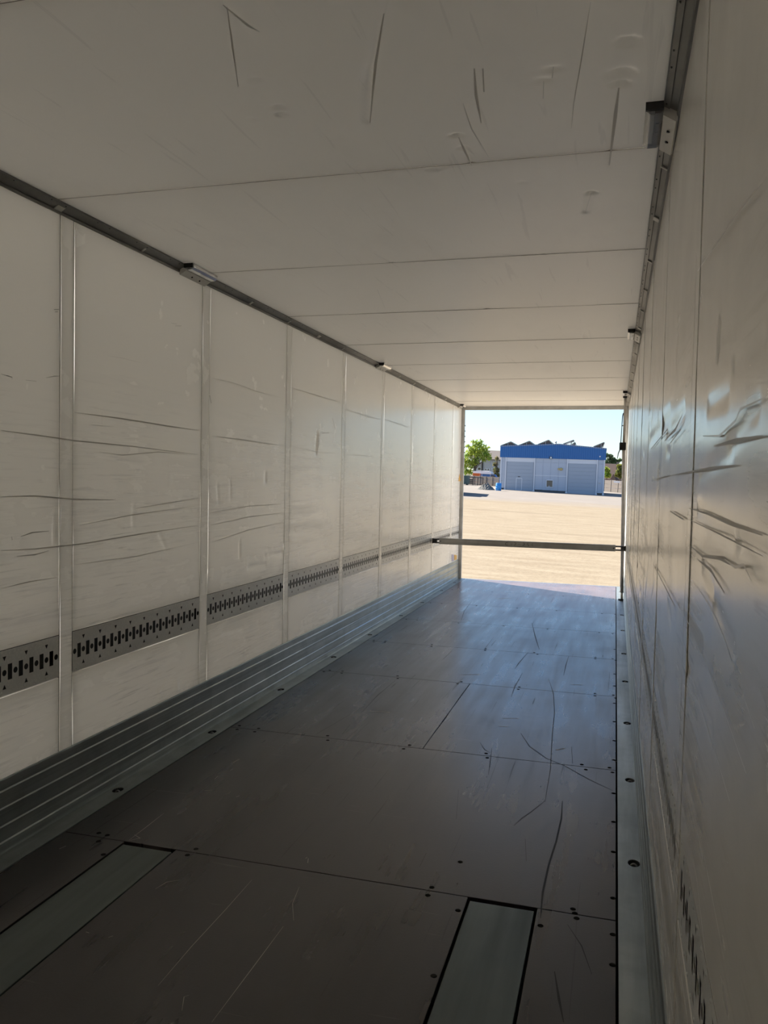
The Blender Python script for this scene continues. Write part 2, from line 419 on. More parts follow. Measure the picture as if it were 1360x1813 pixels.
for (a, b, r, d) in (((1290, 790), (1345, 720), .010, -.004), ((1240, 840), (1300, 795), .010, -.004), ((1265, 1070), (1300, 1150), .012, -.004),
                     ((1310, 960), (1360, 1010), .01, -.003), ((1235, 900), (1300, 960), .010, -.003), ((1275, 580), (1272, 620), .012, -.005),
                     ((1245, 1000), (1262, 1040), .012, -.004), ((1255, 720), (1290, 700), .012, -.004), ((1300, 640), (1355, 590), .012, -.003),
                     ((1180, 770), (1210, 730), .02, -.005), ((1150, 780), (1185, 740), .03, -.006), ((1215, 1180), (1260, 1290), .012, -.003)):
    A, B = onx(*a, WR), onx(*b, WR); R_D.append(((A.y, A.z), (B.y, B.z), r, d))
for i in range(150):
    y = random.uniform(2.2, 11.8); z = random.choice((random.uniform(.85, 1.9), random.uniform(.85, 2.5))); an = random.gauss(-.15, .5); ln = random.uniform(.04, .35)
    R_D.append(((y, z), (y + ln * math.cos(an), z + ln * math.sin(an)), random.uniform(.008, .02), random.uniform(-.004, .0025)))
for i in range(70):
    y = random.uniform(3., 11.8); z = random.uniform(.85, 1.55); an = random.gauss(0, .35); ln = random.uniform(.03, .4)
    L_D.append(((y, z), (y + ln * math.cos(an), z + ln * math.sin(an)), random.uniform(.008, .018), random.uniform(-.0022, .0016)))

# lashing rail: one 1.15 m piece with slots, round holes and arrow-shaped cut-outs
def rail_mesh(L, nslot):
    hz = (ZT1 - ZT0) / 2; holes = []; pit = L / (nslot + .5)
    def circ(cx, cz, r): return [(cx + r * math.cos(2 * math.pi * k / 12), cz + r * math.sin(2 * math.pi * k / 12)) for k in range(12)]
    for i in range(nslot + 1):
        cx = -L / 2 + pit * (i + .25)
        holes.append(circ(cx, 0, .0125))
        if i % 2:
            holes += [[(cx - .010, .066), (cx + .010, .066), (cx, .047)], [(cx - .010, -.066), (cx, -.047), (cx + .010, -.066)]]
        if i < nslot:
            sx = cx + pit / 2; holes.append([(sx - .0125, -.032), (sx + .0125, -.032), (sx + .0125, .032), (sx - .0125, .032)])
    return cut_sheet('lashing_rail', [(-L / 2, -hz), (L / 2, -hz), (L / 2, hz), (-L / 2, hz)], holes, .0006)
BAY = PITCH_B - W_B
RAIL = rail_mesh(BAY - .006, 18)
RAIL_SHORT = rail_mesh(YD - .012 - (BAT[-1] + W_B / 2) - .006, 9)
def rivet_row(length, nrm):
    mb = MB()
    for zz in (-.078, .078):
        for i in range(int(length / .065)):
            mb.lathe([(.0045, 0), (.0035, .0014), (.0006, .002)], (-length / 2 + .03 + i * .065, zz, .0003), 6)
    return mb.mesh('rivets')
RIV = rivet_row(BAY, 1); RIV_S = rivet_row(YD - BAT[-1] - W_B / 2, 1)
def side_wall(side):
    Lf = side == 'left'; X = 0. if Lf else WR; sg = 1 if Lf else -1; kd = 'L' if Lf else 'R'
    mb = MB(); xs, xi = X - sg * .045, X - sg * .030        # a pan: outer sheet with turned-in edges
    mb._add([(xs, Y0 - .03, -.25), (xs, YD, -.25), (xs, YD, 2.78), (xs, Y0 - .03, 2.78), (xi, Y0 - .03, -.25), (xi, YD, -.25), (xi, YD, 2.78), (xi, Y0 - .03, 2.78)],
            [(0, 1, 2, 3), (0, 1, 5, 4), (1, 2, 6, 5), (2, 3, 7, 6), (3, 0, 4, 7)])
    back = mb.build('wall_' + side, 'skin' if Lf else 'outer')
    tag(back, 'white panelled %s trailer wall with pale battens and perforated lashing rail%s' % (side, ', glossy and heavily scratched' if not Lf else ', scuffed grey'), 'wall', kind='structure')
    g = .0025
    res = .022
    edges = [Y0] + sum(([b - W_B / 2, b + W_B / 2] for b in BAT if b - W_B / 2 > Y0), []) + [YD - .008]
    for k in range(0, len(edges), 2):
        a, b = edges[k] + g, edges[k + 1] - g
        if b - a < .05: continue
        wv = wob(k * 3.1 + (0 if Lf else 77), .0016 if Lf else .0022)
        rel = relief(L_D if Lf else R_D, (a, b, 0, 3))
        fn = lambda p, q, wv=wv, rel=rel: rel(p, q) + wv(p, q)
        rr = .013 if 1.5 < b < 6.9 else res
        wm = 'wall' if Lf else 'wall_solid'
        sheet('wall_panel', kd, a, b, ZT1 + g, HC + .03, X, .022, rr, fn, wm, back)
        sheet('wall_panel', kd, a, b, ZS - .05, ZT0 - g, X, .022, rr, fn, wm, back)
        for yy in (a - g, b + g):
            mb = MB(); mb.box((X - sg * .0212, yy - .006, ZS - .05), (X - sg * .0265, yy + .006, HC + .03)); mb.box((X - sg * .0035, yy - g - .0006, ZS - .05), (X - sg * .0225, yy + g + .0006, HC + .03)); mb.build('light_stop', 'light_stop', back)  # strips added behind and inside the wall joints to stop daylight leaking through
        long = b - a > .9
        me = RAIL if long else (RAIL_SHORT if a > 11 else None)
        if me is None:
            continue
        o = link('lashing_rail', me, 'rail', back)
        o.matrix_world = Matrix.Translation((X - sg * .001, (a + b) / 2, (ZT0 + ZT1) / 2)) @ (Matrix(((0, 0, 1, 0), (1, 0, 0, 0), (0, 1, 0, 0), (0, 0, 0, 1))) if Lf else Matrix(((0, 0, -1, 0), (-1, 0, 0, 0), (0, 1, 0, 0), (0, 0, 0, 1))))
        rv = link('rivets', RIV if long else RIV_S, 'rail', o); rv['kind'] = 'stuff'
        mb = MB(); mb.box((X - sg * .0275, a, ZT0 - .012), (X - sg * .0285, b, ZT1 + .012)); mb.build('rail_backing', 'black', back)  # black sheet added to keep the rail holes dark against the translucent skin
    for b in BAT:
        if b - W_B / 2 < Y0: continue
        sheet('batten', kd, b - W_B / 2 + g, b + W_B / 2 - g, ZS - .05, HC + .03, X + sg * .0012, .022, .045, wob(b, .0008), 'batten' if Lf else 'wall_solid', back)
    return back
WL = side_wall('left'); WRT = side_wall('right')
mb = MB(); mb.box((-.05, Y0 - .06, -.25), (WR + .05, Y0 - .001, 2.78))
tag(mb.build('wall_front', 'wall'), 'plain white front bulkhead of the trailer', 'wall', kind='structure')

# stickers near the doorway
def flat_on_left(name, px, mat):
    pts = [onx(*q) for q in px]; vs = [(.0045, p.y, p.z) for p in pts] + [(.0025, p.y, p.z) for p in pts]; k = len(pts)
    pydata(name, vs, [tuple(range(k)), tuple(range(2 * k - 1, k - 1, -1))] + [(i, (i + 1) % k, k + (i + 1) % k, k + i) for i in range(k)], mat, WL)
flat_on_left('sticker', ((811.5, 852), (815.5, 852), (813.5, 839)), 'sticker_y')
flat_on_left('sticker', ((799.6, 981), (803.4, 982), (803.4, 993), (799.6, 994)), 'sticker_b')
flat_on_left('sticker', ((804.2, 982), (808.4, 983), (808.4, 990.5), (804.2, 992)), 'sticker_y')

# ---- ceiling
mb = MB(); mb._add([(-.05, Y0 - .06, HC + .05), (WR + .05, Y0 - .06, HC + .05), (WR + .05, YD + .02, HC + .05), (-.05, YD + .02, HC + .05), (-.05, Y0 - .06, HC + .03), (WR + .05, Y0 - .06, HC + .03), (WR + .05, YD + .02, HC + .03), (-.05, YD + .02, HC + .03)],
                   [(0, 1, 2, 3), (0, 1, 5, 4), (1, 2, 6, 5), (2, 3, 7, 6), (3, 0, 4, 7)])
CEIL = tag(mb.build('ceiling', 'skin'), 'white trailer roof lining of wide cross panels, dented and scratched', 'ceiling', kind='structure')
C_D = []
for (px, py, r, d) in ((1110, 74, .018, -.014), (1100, 130, .022, -.016), (1098, 149, .017, -.013), (493, 190, .013, -.010), (499, 202, .011, -.009), (453, 142, .010, -.008),
                       (808, 240, .012, -.010), (1047, 342, .013, -.010), (980, 122, .014, -.005), (962, 142, .014, -.005), (765, 300, .014, -.006), (820, 262, .012, -.005)):
    P = onz(px, py, HC); C_D.append(((P.x - .008, P.y), (P.x + .008, P.y), r, d))
for (a, b, r, d) in (((690, 0), (650, 150), .014, -.006), ((655, 120), (648, 215), .012, -.005), ((402, 10), (424, 150), .010, -.003), ((810, 240), (835, 290), .010, -.003),
                     ((1095, 160), (1079, 288), .012, -.0025), ((1047, 340), (1036, 375), .012, -.004), ((1044, 10), (1012, 220), .008, -.002), ((845, 120), (850, 215), .012, -.002),
                     ((663, 445), (700, 470), .015, -.003), ((840, 500), (870, 560), .015, -.003), ((930, 540), (962, 450), .012, -.002)):
    A, B = onz(*a, HC), onz(*b, HC); C_D.append(((A.x, A.y), (B.x, B.y), r, d))
for i in range(60):
    x, y = random.uniform(.1, 2.4), random.uniform(1.6, 11.5)
    C_D.append(((x, y), (x, y), random.uniform(.008, .013), random.uniform(-.004, -.0015)))
SEAM = [Y0] + [2.92 + 1.238 * k for k in range(-2, 8)] + [YD]
for k in range(len(SEAM) - 1):
    a, b = SEAM[k] + .0005, SEAM[k + 1] - .0005
    mb = MB(); mb.box((-.02, SEAM[k] - .006, HC + .0212), (WR + .02, SEAM[k] + .006, HC + .027)); mb.box((-.02, SEAM[k] - .0009, HC - .0018), (WR + .02, SEAM[k] + .0009, HC + .0225)); mb.build('joint_seal', 'seal', CEIL)  # hidden flange added to stop daylight leaks; lower strip is the visible joint
    wv = wob(31, .0014, 1.3)
    sheet('ceiling_panel', 'C', -.02, WR + .02, a, b, HC, .022, .011 if 1.6 < b < 4.3 else .03, lambda p, q, wv=wv, relc=relief(C_D, (-1, 4, a, b)): relc(p, q) + wv(p, q), 'ceiling', CEIL)

# cornices with clips
def cornice(side, nm):
    Lf = side == 'left'; X = 0. if Lf else WR; sg = 1 if Lf else -1
    pr = [(-.012, 2.622), (.007, 2.622), (.009, 2.630), (.006, 2.634), (.028, 2.6465), (.029, 2.6435), (.043, 2.6515), (.047, 2.6515), (.047, 2.668), (-.012, 2.668)]
    mb = MB(); mb.prism([(X + sg * p, q) for p, q in pr], Y0, YD - .002)
    t = tag(mb.build(nm, 'cornice'), 'dull aluminium cornice along the %s ceiling edge with small clips' % side, 'trim', kind='structure')
    ys = [(1.75 if Lf else 3.05) + .62 * i for i in range(15 if not Lf else 17)]
    for i, y in enumerate(ys):
        y += random.uniform(-.05, .05); cl = MB(); wd = random.choice((.012, .02, .045))
        cl.prism([(X + sg * p, q) for p, q in ((.006, 2.632), (.010, 2.630), (.032, 2.6435), (.030, 2.648))], y, y + wd); cl.build('clip', 'clip', t)
    sc = MB()
    y = 1.65
    while y < 12.2:
        for dy in (0, .09): sc.lathe([(.004, .003), (.003, 0)], (X + sg * .038, y + dy, 2.6475), 6)
        y += .31
    o = sc.build('screws', 'black', t); o['kind'] = 'stuff'
    return t
cornice('left', 'trim_1'); cornice('right', 'trim_2')

# lamps in the corner
def lamp(side, y0, ln, label):
    Lf = side == 'left'; X = 0. if Lf else WR; sg = 1 if Lf else -1
    e = empty('corner_lamp', Matrix.Translation((X + sg * .06, y0 + ln / 2, HC)))
    tag(e, label, 'lamp', 'corner lamps under the trailer roof')
    iv = e.matrix_world.inverted()
    def B(mb, nm, mt):
        mb.v = [tuple(iv @ Vector(v)) for v in mb.v]; return mb.build(nm, mt, e)
    a, b = X + sg * .046, X + sg * .098
    mb = MB(); mb.box((a, y0, HC - .004), (b, y0 + ln, HC + .004)); mb.box((a, y0 - .004, HC - .022), (b, y0 + .008, HC + .003))
    B(mb, 'lamp_base', 'bracket'); mb = MB(); mb.box((a, y0 - .006, HC - .024), (b, y0 + .004, HC + .003)); B(mb, 'end_cap', 'black')
    mb = MB(); pr = [(a, HC - .004), (a, HC - .024), (a + sg * .010, HC - .030), (b - sg * .014, HC - .030), (b, HC - .020), (b, HC - .004)]
    mb.prism(pr, y0 + .009, y0 + ln); B(mb, 'lens', 'lens')
    mb = MB(); mb.tube([(X + sg * .078, y0 + .03, HC - .016), (X + sg * .078, y0 + ln - .03, HC - .016)], .008, 8); B(mb, 'light_tube', 'led')
    mb = MB(); mb.box((X + sg * .052, y0 + ln * .35, HC - .018), (X + sg * .066, y0 + ln * .6, HC - .006), .002); B(mb, 'driver_unit', 'black')
    mb = MB(); mb.prism([(X + sg * p, q) for p, q in ((.004, 2.612), (.010, 2.606), (.046, 2.628), (.048, 2.658), (.044, 2.658), (.006, 2.634))], y0 + .02, y0 + ln + .012); br = B(mb, 'bracket', 'bracket')
    for yy in (y0 + ln * .42, y0 + ln * .72):
        mb = MB(); mb.tube([(X + sg * .026, yy, 2.620), (X + sg * .0275, yy, 2.613)], .005, 8)
        mb.v = [tuple(iv @ Vector(v)) for v in mb.v]; s_ = mb.build('screw', 'black', br)
    return e
lamp('right', 2.585, .27, 'clear corner lamp on the right cornice just above the ceiling seam beside the dark streak')
lamp('right', 6.28, .30, 'clear corner lamp on the right cornice midway between two other lamps')
lamp('right', 10.45, .27, 'clear corner lamp on the right cornice over the upright shoring pole')
lamp('left', 3.95, .28, 'clear corner lamp on the left cornice above the second pale batten')
lamp('left', 7.69, .28, 'clear corner lamp on the left cornice midway along the wall')
lamp('left', 12.02, .20, 'clear corner lamp on the left cornice in the corner by the doorway lintel')

# ---- floor
mb = MB(); mb.box((-.05, Y0 - .06, -.25), (WR + .05, YD + .06, -.030))
FLOOR = tag(mb.build('floor', 'floor_back'), 'dark brown phenolic plywood trailer floor, scratched, with two inset steel plates', 'floor', kind='structure')
XF0, XF1 = .1094, 2.369
FS = [Y0, 2.893, 4.435, 5.985, 7.252, 8.546, 9.81, 11.11, YD - .005]
def board(x0, x1, y0, y1):
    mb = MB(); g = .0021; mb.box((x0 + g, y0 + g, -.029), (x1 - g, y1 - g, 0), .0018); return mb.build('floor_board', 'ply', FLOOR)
PL_L, PL_R = (.4085, .636), (1.850, 2.0845)
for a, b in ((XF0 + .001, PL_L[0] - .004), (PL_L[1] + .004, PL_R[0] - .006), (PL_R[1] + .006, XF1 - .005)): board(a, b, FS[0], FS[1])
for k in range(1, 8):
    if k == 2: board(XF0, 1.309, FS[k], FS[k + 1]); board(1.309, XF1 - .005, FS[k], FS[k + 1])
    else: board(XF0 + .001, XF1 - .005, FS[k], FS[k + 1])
for a, b in (PL_L, PL_R):
    mb = MB(); mb.box((a + .002, FS[0], -.029), (b - .002, FS[1] - .022, -.0015), .002); mb.build('steel_plate', 'plate', FLOOR)
# screws in pairs along the seams
sm = MB(); sm.lathe([(.0105, -.0006), (.0095, .0003), (.0070, .0001), (.0003, .0001)], (0, 0, 0), 12); SCREW = sm.mesh('screw')
def screw(x, y):
    o = link('screw', SCREW, 'light_stop', FLOOR); o.location = (x, y, .0008)  # screws share the matt black of the added light stops
for k in range(1, 8):
    for x in ((.17, .30, .74, 1.22, 1.68, 2.20, 2.345) if k > 1 else (.30, .70, 1.69, 2.215)):
        for dy in (-.033, .033):
            if k > 4 and dy > 0: continue
            screw(x + random.uniform(-.02, .02), FS[k] + dy + random.uniform(-.008, .008))
for y in (2.62, 2.80, 3.05, 3.44, 3.75, 4.1, 4.6, 4.95, 5.35, 5.8, 6.3, 6.7, 7.7): screw(2.352, y)
for q in ((811, 1612), (768, 1728), (957, 1639), (175, 1475), (183, 1513), (815, 1526), (1018, 1617)):
    P = onz(*q); screw(P.x, P.y)
# individual scratches and gouges
def fl(pts): return [onz(*q) for q in pts]
UP = (0, 0, 1)
ribbons('scratches_dark', [(fl(p), wd, UP) for p, wd in (
    (((922, 1298), (938, 1322), (968, 1343), (1000, 1356), (1043, 1380), (1085, 1400)), .006),
    (((996, 1418), (994, 1450), (985, 1490), (972, 1530), (961, 1580), (957, 1625)), .008),
    (((965, 1418), (940, 1438), (925, 1448), (910, 1462)), .005),
    (((972, 1203), (980, 1228), (982, 1262), (978, 1300), (975, 1360), (965, 1420)), .005),
    (((749, 1325), (790, 1270), (820, 1225)), .004), (((925, 1192), (912, 1215), (905, 1234)), .007),
    (((1007, 1162), (1002, 1178), (998, 1196)), .007), (((942, 1103), (948, 1128), (955, 1150)), .010),
    (((935, 1155), (918, 1175), (912, 1184)), .007), (((850, 1315), (858, 1327), (868, 1333)), .005),
    (((871, 1324), (868, 1350), (865, 1372)), .005), (((1012, 1322), (1014, 1352)), .007), (((812, 1398), (808, 1450)), .003),
    (((1005, 1637), (1030, 1675), (1048, 1725)), .004), (((982, 1720), (990, 1770), (998, 1810)), .008), (((755, 1510), (743, 1535)), .003),
    (((930, 1485), (932, 1525)), .004), (((560, 1300), (620, 1265)), .005), (((620, 1283), (606, 1300)), .004),
    (((700, 1205), (668, 1232), (640, 1262)), .004), (((835, 1065), (822, 1082), (816, 1100)), .006))], 'scratch_dark', FLOOR, .0004)
ribbons('scratches_pale', [(fl(p), wd, UP) for p, wd in (
    (((228, 1488), (262, 1462), (290, 1440)), .004), (((238, 1478), (248, 1484), (230, 1488)), .006), (((275, 1574), (295, 1562), (320, 1558)), .003),
    (((446, 1558), (400, 1610), (340, 1675), (280, 1745)), .0022), (((502, 1640), (450, 1710), (375, 1810)), .0026), (((530, 1570), (518, 1600), (520, 1630)), .002),
    (((322, 1790), (326, 1765), (335, 1762)), .002), (((413, 1350), (424, 1344)), .010), (((380, 1380), (386, 1374)), .008), (((362, 1400), (376, 1399)), .006),
    (((418, 1411), (424, 1409)), .010), (((105, 1503), (117, 1498)), .010), (((815, 1195), (850, 1194)), .022), (((890, 1272), (918, 1272)), .022),
    (((883, 1286), (900, 1287)), .02), (((985, 1328), (1000, 1325)), .03), (((655, 1259), (690, 1261)), .03), (((880, 1060), (905, 1059)), .06), (((800, 1098), (840, 1100)), .04),
    (((1012, 1212), (1032, 1213)), .03), (((545, 1528), (546, 1520)), .006), (((541, 1520), (544, 1518)), .006), (((152, 1650), (158, 1652)), .006), (((192, 1660), (200, 1657)), .005))], 'scratch_pale', FLOOR, .0004)

# marks on walls and ceiling
NL, NC, NR = (1, 0, 0), (0, 0, -1), (-1, 0, 0)
def lw(p): return [onx(*q) for q in p]
def cw(p): return [onz(*q, HC) for q in p]
def rw(p): return [onx(*q, WR) for q in p]
ribbons('scuff_lines', [(lw(p), wd * .6, NL) for p, wd in (
    (((0, 762), (60, 770), (130, 780), (230, 790), (350, 805)), .010), (((375, 772), (430, 779), (505, 790)), .014), (((375, 670), (410, 677), (450, 692), (500, 705)), .006),
    (((130, 730), (220, 742), (300, 755), (350, 762)), .012), (((190, 630), (215, 634), (247, 642)), .004), (((160, 752), (178, 754), (200, 755)), .006),
    (((0, 880), (60, 878), (130, 884), (200, 885)), .012), (((0, 975), (60, 972), (150, 962), (250, 945), (350, 930)), .010), (((140, 930), (230, 912), (345, 896)), .009),
    (((240, 900), (300, 890), (350, 882)), .010), (((370, 908), (440, 896), (500, 892)), .010), (((372, 930), (440, 915), (500, 908)), .012), (((375, 960), (440, 938), (500, 925)), .010),
    (((175, 800), (215, 806), (280, 800), (330, 805)), .008), (((510, 685), (560, 700), (600, 712)), .012), (((612, 725), (650, 737), (670, 742)), .016), (((680, 742), (710, 752), (722, 756)), .02),
    (((515, 790), (560, 800), (600, 803)), .008), (((612, 805), (640, 806), (662, 808)), .010), (((0, 1042), (50, 1030), (100, 1022)), .008), (((130, 1000), (240, 985), (350, 960)), .008))], 'scuff_wall', WL, .0042)
ribbons('dark_marks', [(lw(p), wd, NL) for p, wd in (
    (((94, 548), (103, 548)), .010), (((96, 552), (101, 552)), .008), (((0, 662), (20, 668), (20, 672)), .004), (((44, 673), (63, 675)), .004), (((80, 669), (95, 666), (104, 666)), .004),
    (((370, 700), (373, 714)), .018), (((562, 770), (564, 785), (560, 803)), .010), (((588, 740), (592, 758)), .02), (((570, 767), (582, 766)), .012), (((35, 950), (55, 943), (85, 940)), .005),
    (((20, 956), (19, 950)), .008), (((28, 985), (60, 982), (85, 975)), .005), (((390, 782), (410, 785)), .004), (((179, 730), (179, 752)), .002), (((405, 845), (409, 862)), .010), (((520, 935), (523, 942)), .012),
    (((302, 572), (312, 574)), .004), (((309, 577), (320, 577)), .006))], 'scuff_dark', WL, .0044)
ribbons('ceiling_marks', [(cw(p), wd, NC) for p, wd in (
    (((1096, 152), (1090, 200), (1079, 290)), .012), (((840, 118), (843, 165), (852, 215)), .010), (((855, 118), (857, 160)), .012), (((1046, 0), (1030, 100), (1016, 180), (1012, 225)), .003),
    (((402, 8), (412, 80), (422, 150)), .006), (((395, 5), (440, 42), (460, 53)), .010), (((820, 180), (835, 225), (865, 275)), .005), (((980, 115), (978, 135)), .008), (((963, 140), (962, 172)), .006),
    (((680, 20), (665, 110), (655, 215)), .008), (((835, 290), (822, 262), (812, 240)), .008), (((1047, 340), (1036, 376)), .006), (((662, 447), (690, 462), (706, 472)), .004), (((668, 510), (682, 545)), .006))], 'scuff', CEIL, .0050)
ribbons('scuff_lines', [(rw(p), wd, NR) for p, wd in (
    (((1192, 842), (1230, 835), (1270, 828), (1310, 824)), .004), (((1225, 900), (1260, 910), (1300, 928), (1360, 948)), .004), (((1225, 920), (1280, 945), (1360, 985)), .003),
    (((1270, 790), (1310, 780), (1360, 772)), .006), (((1225, 965), (1250, 985), (1280, 988), (1300, 1000)), .005), (((1180, 780), (1200, 760), (1212, 735)), .010), (((1155, 795), (1185, 760)), .014),
    (((1190, 785), (1210, 760)), .010), (((1160, 850), (1185, 842)), .010), (((1240, 990), (1265, 1010), (1290, 1050)), .006), (((1190, 905), (1215, 920)), .012), (((1172, 905), (1168, 955)), .02),
    (((1275, 600), (1278, 640)), .006), (((1245, 690), (1250, 665)), .008), (((1310, 560), (1290, 610)), .004), (((1140, 930), (1150, 985)), .02), (((1160, 1000), (1200, 1075)), .012))], 'scuff_dark', WRT, .0050)
ribbons('pale_scratches', [(rw(p), wd, NR) for p, wd in (
    (((1240, 1040), (1258, 1065), (1275, 1095), (1290, 1130), (1345, 1290)), .004), (((1200, 1055), (1215, 1085), (1260, 1180), (1330, 1370)), .003), (((1290, 990), (1310, 1005), (1325, 1000), (1340, 1030)), .004),
    (((1250, 772), (1280, 772), (1310, 745), (1318, 725), (1360, 705)), .004), (((1215, 1340), (1235, 1430), (1262, 1560), (1290, 1700)), .004), (((1210, 1400), (1240, 1560), (1270, 1813)), .005),
    (((1185, 1650), (1200, 1740), (1212, 1813)), .004), (((1240, 480), (1310, 380), (1360, 320)), .004), (((1230, 1200), (1260, 1290), (1300, 1420)), .003))], 'scuff', WRT, .0050)

# ---- side strips with lashing cups, kick plates
RING_Y = [2.27, 3.36, 4.31, 5.34, 6.47, 7.53, 8.72, 9.75, 10.92, 11.85]
cm = MB(); cm.lathe([(1.0, 0), (.93, -.35), (.62, -.85), (.02, -1.0)], (0, 0, 0), 16)
for v in range(len(cm.v)):
    a = cm.v[v]; cm.v[v] = (a[0] * .0245, a[1] * .034, a[2] * .024)
CUP = cm.mesh('lashing_cup')
rm = MB(); rm.tube([(.012 * math.cos(t), 0, -.013 + .012 * math.sin(t)) for t in [2 * math.pi * k / 14 for k in range(15)]], .0035, 6, cap=False); RING = rm.mesh('ring')
def ell(cx, cy_, a, b, n_=20): return [(cx + a * math.cos(2 * math.pi * k / n_), cy_ + b * math.sin(2 * math.pi * k / n_)) for k in range(n_)]
def strip(side, nm):
    Lf = side == 'left'; x0, x1 = (-.02, XF0 - .002) if Lf else (XF1 + .001, WR + .02); cx = .054 if Lf else WR - .034
    me = cut_sheet('strip', [(x0, Y0), (x1, Y0), (x1, YD - .002), (x0, YD - .002)], [ell(cx, y, .024, .0335) for y in RING_Y], .006)
    for v in me.vertices: v.co.z -= .002
    t = link(nm, me, 'alu_strip'); tag(t, 'flat aluminium side strip along the %s floor edge with sunken lashing rings' % side, 'trim', kind='structure')
    for y in RING_Y:
        c = link('lashing_cup', CUP, 'cup', t); c.location = (cx, y, -.001)
        r_ = link('ring', RING, 'galv', c)
    return t
strip('left', 'trim_3'); strip('right', 'trim_4')
def kick(side):
    Lf = side == 'left'; X = 0. if Lf else WR; sg = 1 if Lf else -1; k = 1. if Lf else .62
    pr = [(-.01, ZS + .002), (.006, ZS + .002), (.0075, ZS - .003)]
    for zr, d0 in ((.250, .008), (.181, .009), (.109, .010), (.045, .012)):
        pr += [(d0, zr + .006), (d0 + .005, zr + .001), (d0 + .005, zr - .003), (d0 + .0005, zr - .005)]
    pr += [(.0125, .010), (.0145, .0015), (-.01, .0015)]
    mb = MB(); mb.prism([(X + sg * p * k, q) for p, q in pr], Y0, YD - .003)
    return tag(mb.build('baseboard_' + side, 'alu'), 'ribbed aluminium kick plate along the foot of the %s wall' % side, 'baseboard', kind='structure')
kick('left'); kick('right')

# ---- rear doorway
D = tag(empty('door_1'), 'steel rear doorway frame of the trailer, open to the yard', 'doorway', kind='structure')
mb = MB(); mb.box((-.055, YD, -.10), (.047, YD + .055, 2.72), .004); post = mb.build('post', 'frame', D)
mb = MB()
for i in range(6): mb.box((.046, YD + .02, 2.36 - i * .083), (.056, YD + .05, 2.375 - i * .083), .002)
mb.build('seal_lugs', 'black', post)['kind'] = 'stuff'
mb = MB(); mb.box((WR - .047, YD, -.10), (WR + .055, YD + .055, 2.72), .004); mb.build('post', 'frame', D)
mb = MB(); mb.box((.047, YD - .002, 2.606), (WR - .047, YD + .055, 2.74), .004); mb.build('lintel', 'frame', D)
mb = MB(); mb.box((.047, YD - .003, -.10), (WR - .047, YD + .055, -.002), .003); mb.build('sill', 'alu_strip', D)

# ---- cargo bar across the trailer
YB, ZB = 10.5, .716
e = tag(empty('cargo_bar', Matrix.Translation((WR / 2, YB, ZB))), 'grey telescopic cargo bar with slotted end fittings locked across the doorway', 'cargo bar')
def at(mb): mb.v = [tuple(Vector(v) - Vector((WR / 2, YB, ZB))) for v in mb.v]; return mb
mb = MB(); mb.box((.096, YB - .022, ZB - .040), (2.337, YB + .022, ZB + .040), .006); beam = at(mb).build('beam', 'beam', e)
def fitting(xa, xb):
    s = 1 if xb > xa else -1; m_ = MB()
    m_.box((xa, YB - .016, ZB + .014), (xb, YB + .016, ZB + .031), .002); m_.box((xa, YB - .016, ZB - .031), (xb, YB + .016, ZB - .014), .002)
    m_.box((xb - s * .062, YB - .015, ZB - .014), (xb, YB + .015, ZB + .014)); m_.box((xb - s * .012, YB - .022, ZB - .034), (xb, YB + .022, ZB + .034), .003)
    return at(m_).build('end_fitting', 'dark_steel', e)
fitting(.10, .004); fitting(2.33, WR - .004)
for xx in (.118, 2.313):
    mb = MB(); mb.tube([(xx, YB - .0215, ZB), (xx, YB - .026, ZB)], .008, 8); at(mb).build('rivet', 'dark_steel', beam)
def stroke(pts, ox): return [(ox + a, YB - .0222, ZB + b) for a, b in pts]
d2 = ((-.014, .012), (0, .02), (.014, .010), (-.014, -.018), (.016, -.018))
st = [(stroke([(.022 * math.cos(t), .016 * math.sin(t)) for t in (0.6, 1.6, 2.6, 3.6, 4.6, 5.6)], .99), .006), (stroke(((-.012, .02), (0, -.018), (.012, .02)), 1.05), .005), (stroke(d2, 1.095), .005),
      (stroke(((-.014, 0), (.014, 0)), 1.145), .006), (stroke(d2, 1.205), .006), (stroke(((.014, .018), (-.012, .018), (-.012, .002), (.012, -.002), (.010, -.016), (-.012, -.018)), 1.26), .005),
      (stroke(((.008, -.02), (.008, .02), (-.016, -.006), (.018, -.006)), 1.31), .006), (stroke(((-.02, .008), (.03, .008)), 1.39), .004), (stroke(((-.02, -.010), (.03, -.010)), 1.39), .004)]
rb = ribbons('pen_marks', [(p, wd, (0, -1, 0)) for p, wd in st], 'scratch_dark', beam, .0006)
for v in rb.data.vertices: v.co -= Vector((WR / 2, YB, ZB))

# ---- upright shoring pole by the right wall
PX, PY = 2.437, 11.0
e = tag(empty('shoring_pole', Matrix.Translation((PX, PY, 0))), 'grey telescopic shoring pole with black clamp standing upright against the right wall', 'pole')
def pz(z): return Vector((-.038 * max(0, z - .05) / 1.5 if z < 1.55 else -.037 + .002 * (z - 1.55), 0, z))
mb = MB(); mb.tube([pz(.10), pz(1.98)], .021, 14); mb.build('outer_tube', 'pole', e)
mb = MB(); mb.tube([pz(.012), pz(.13)], .015, 12); mb.build('lower_pin', 'pole', e)
mb = MB(); mb.tube([pz(1.96), pz(2.63)], .0165, 12); mb.build('inner_tube', 'pole', e)
mb = MB(); mb.box((-.045, -.035, .0015), (.020, .035, .016), .003); mb.build('foot_plate', 'black', e)
P = pz(2.64)
mb = MB(); mb.box((P.x - .03, -.03, 2.63), (P.x + .022, .03, 2.652), .003); mb.build('head_plate', 'black', e)
P = pz(2.0)
mb = MB(); mb.box((P.x - .055, -.03, 1.955), (P.x + .028, .03, 2.055), .010); cl = mb.build('clamp', 'black', e)
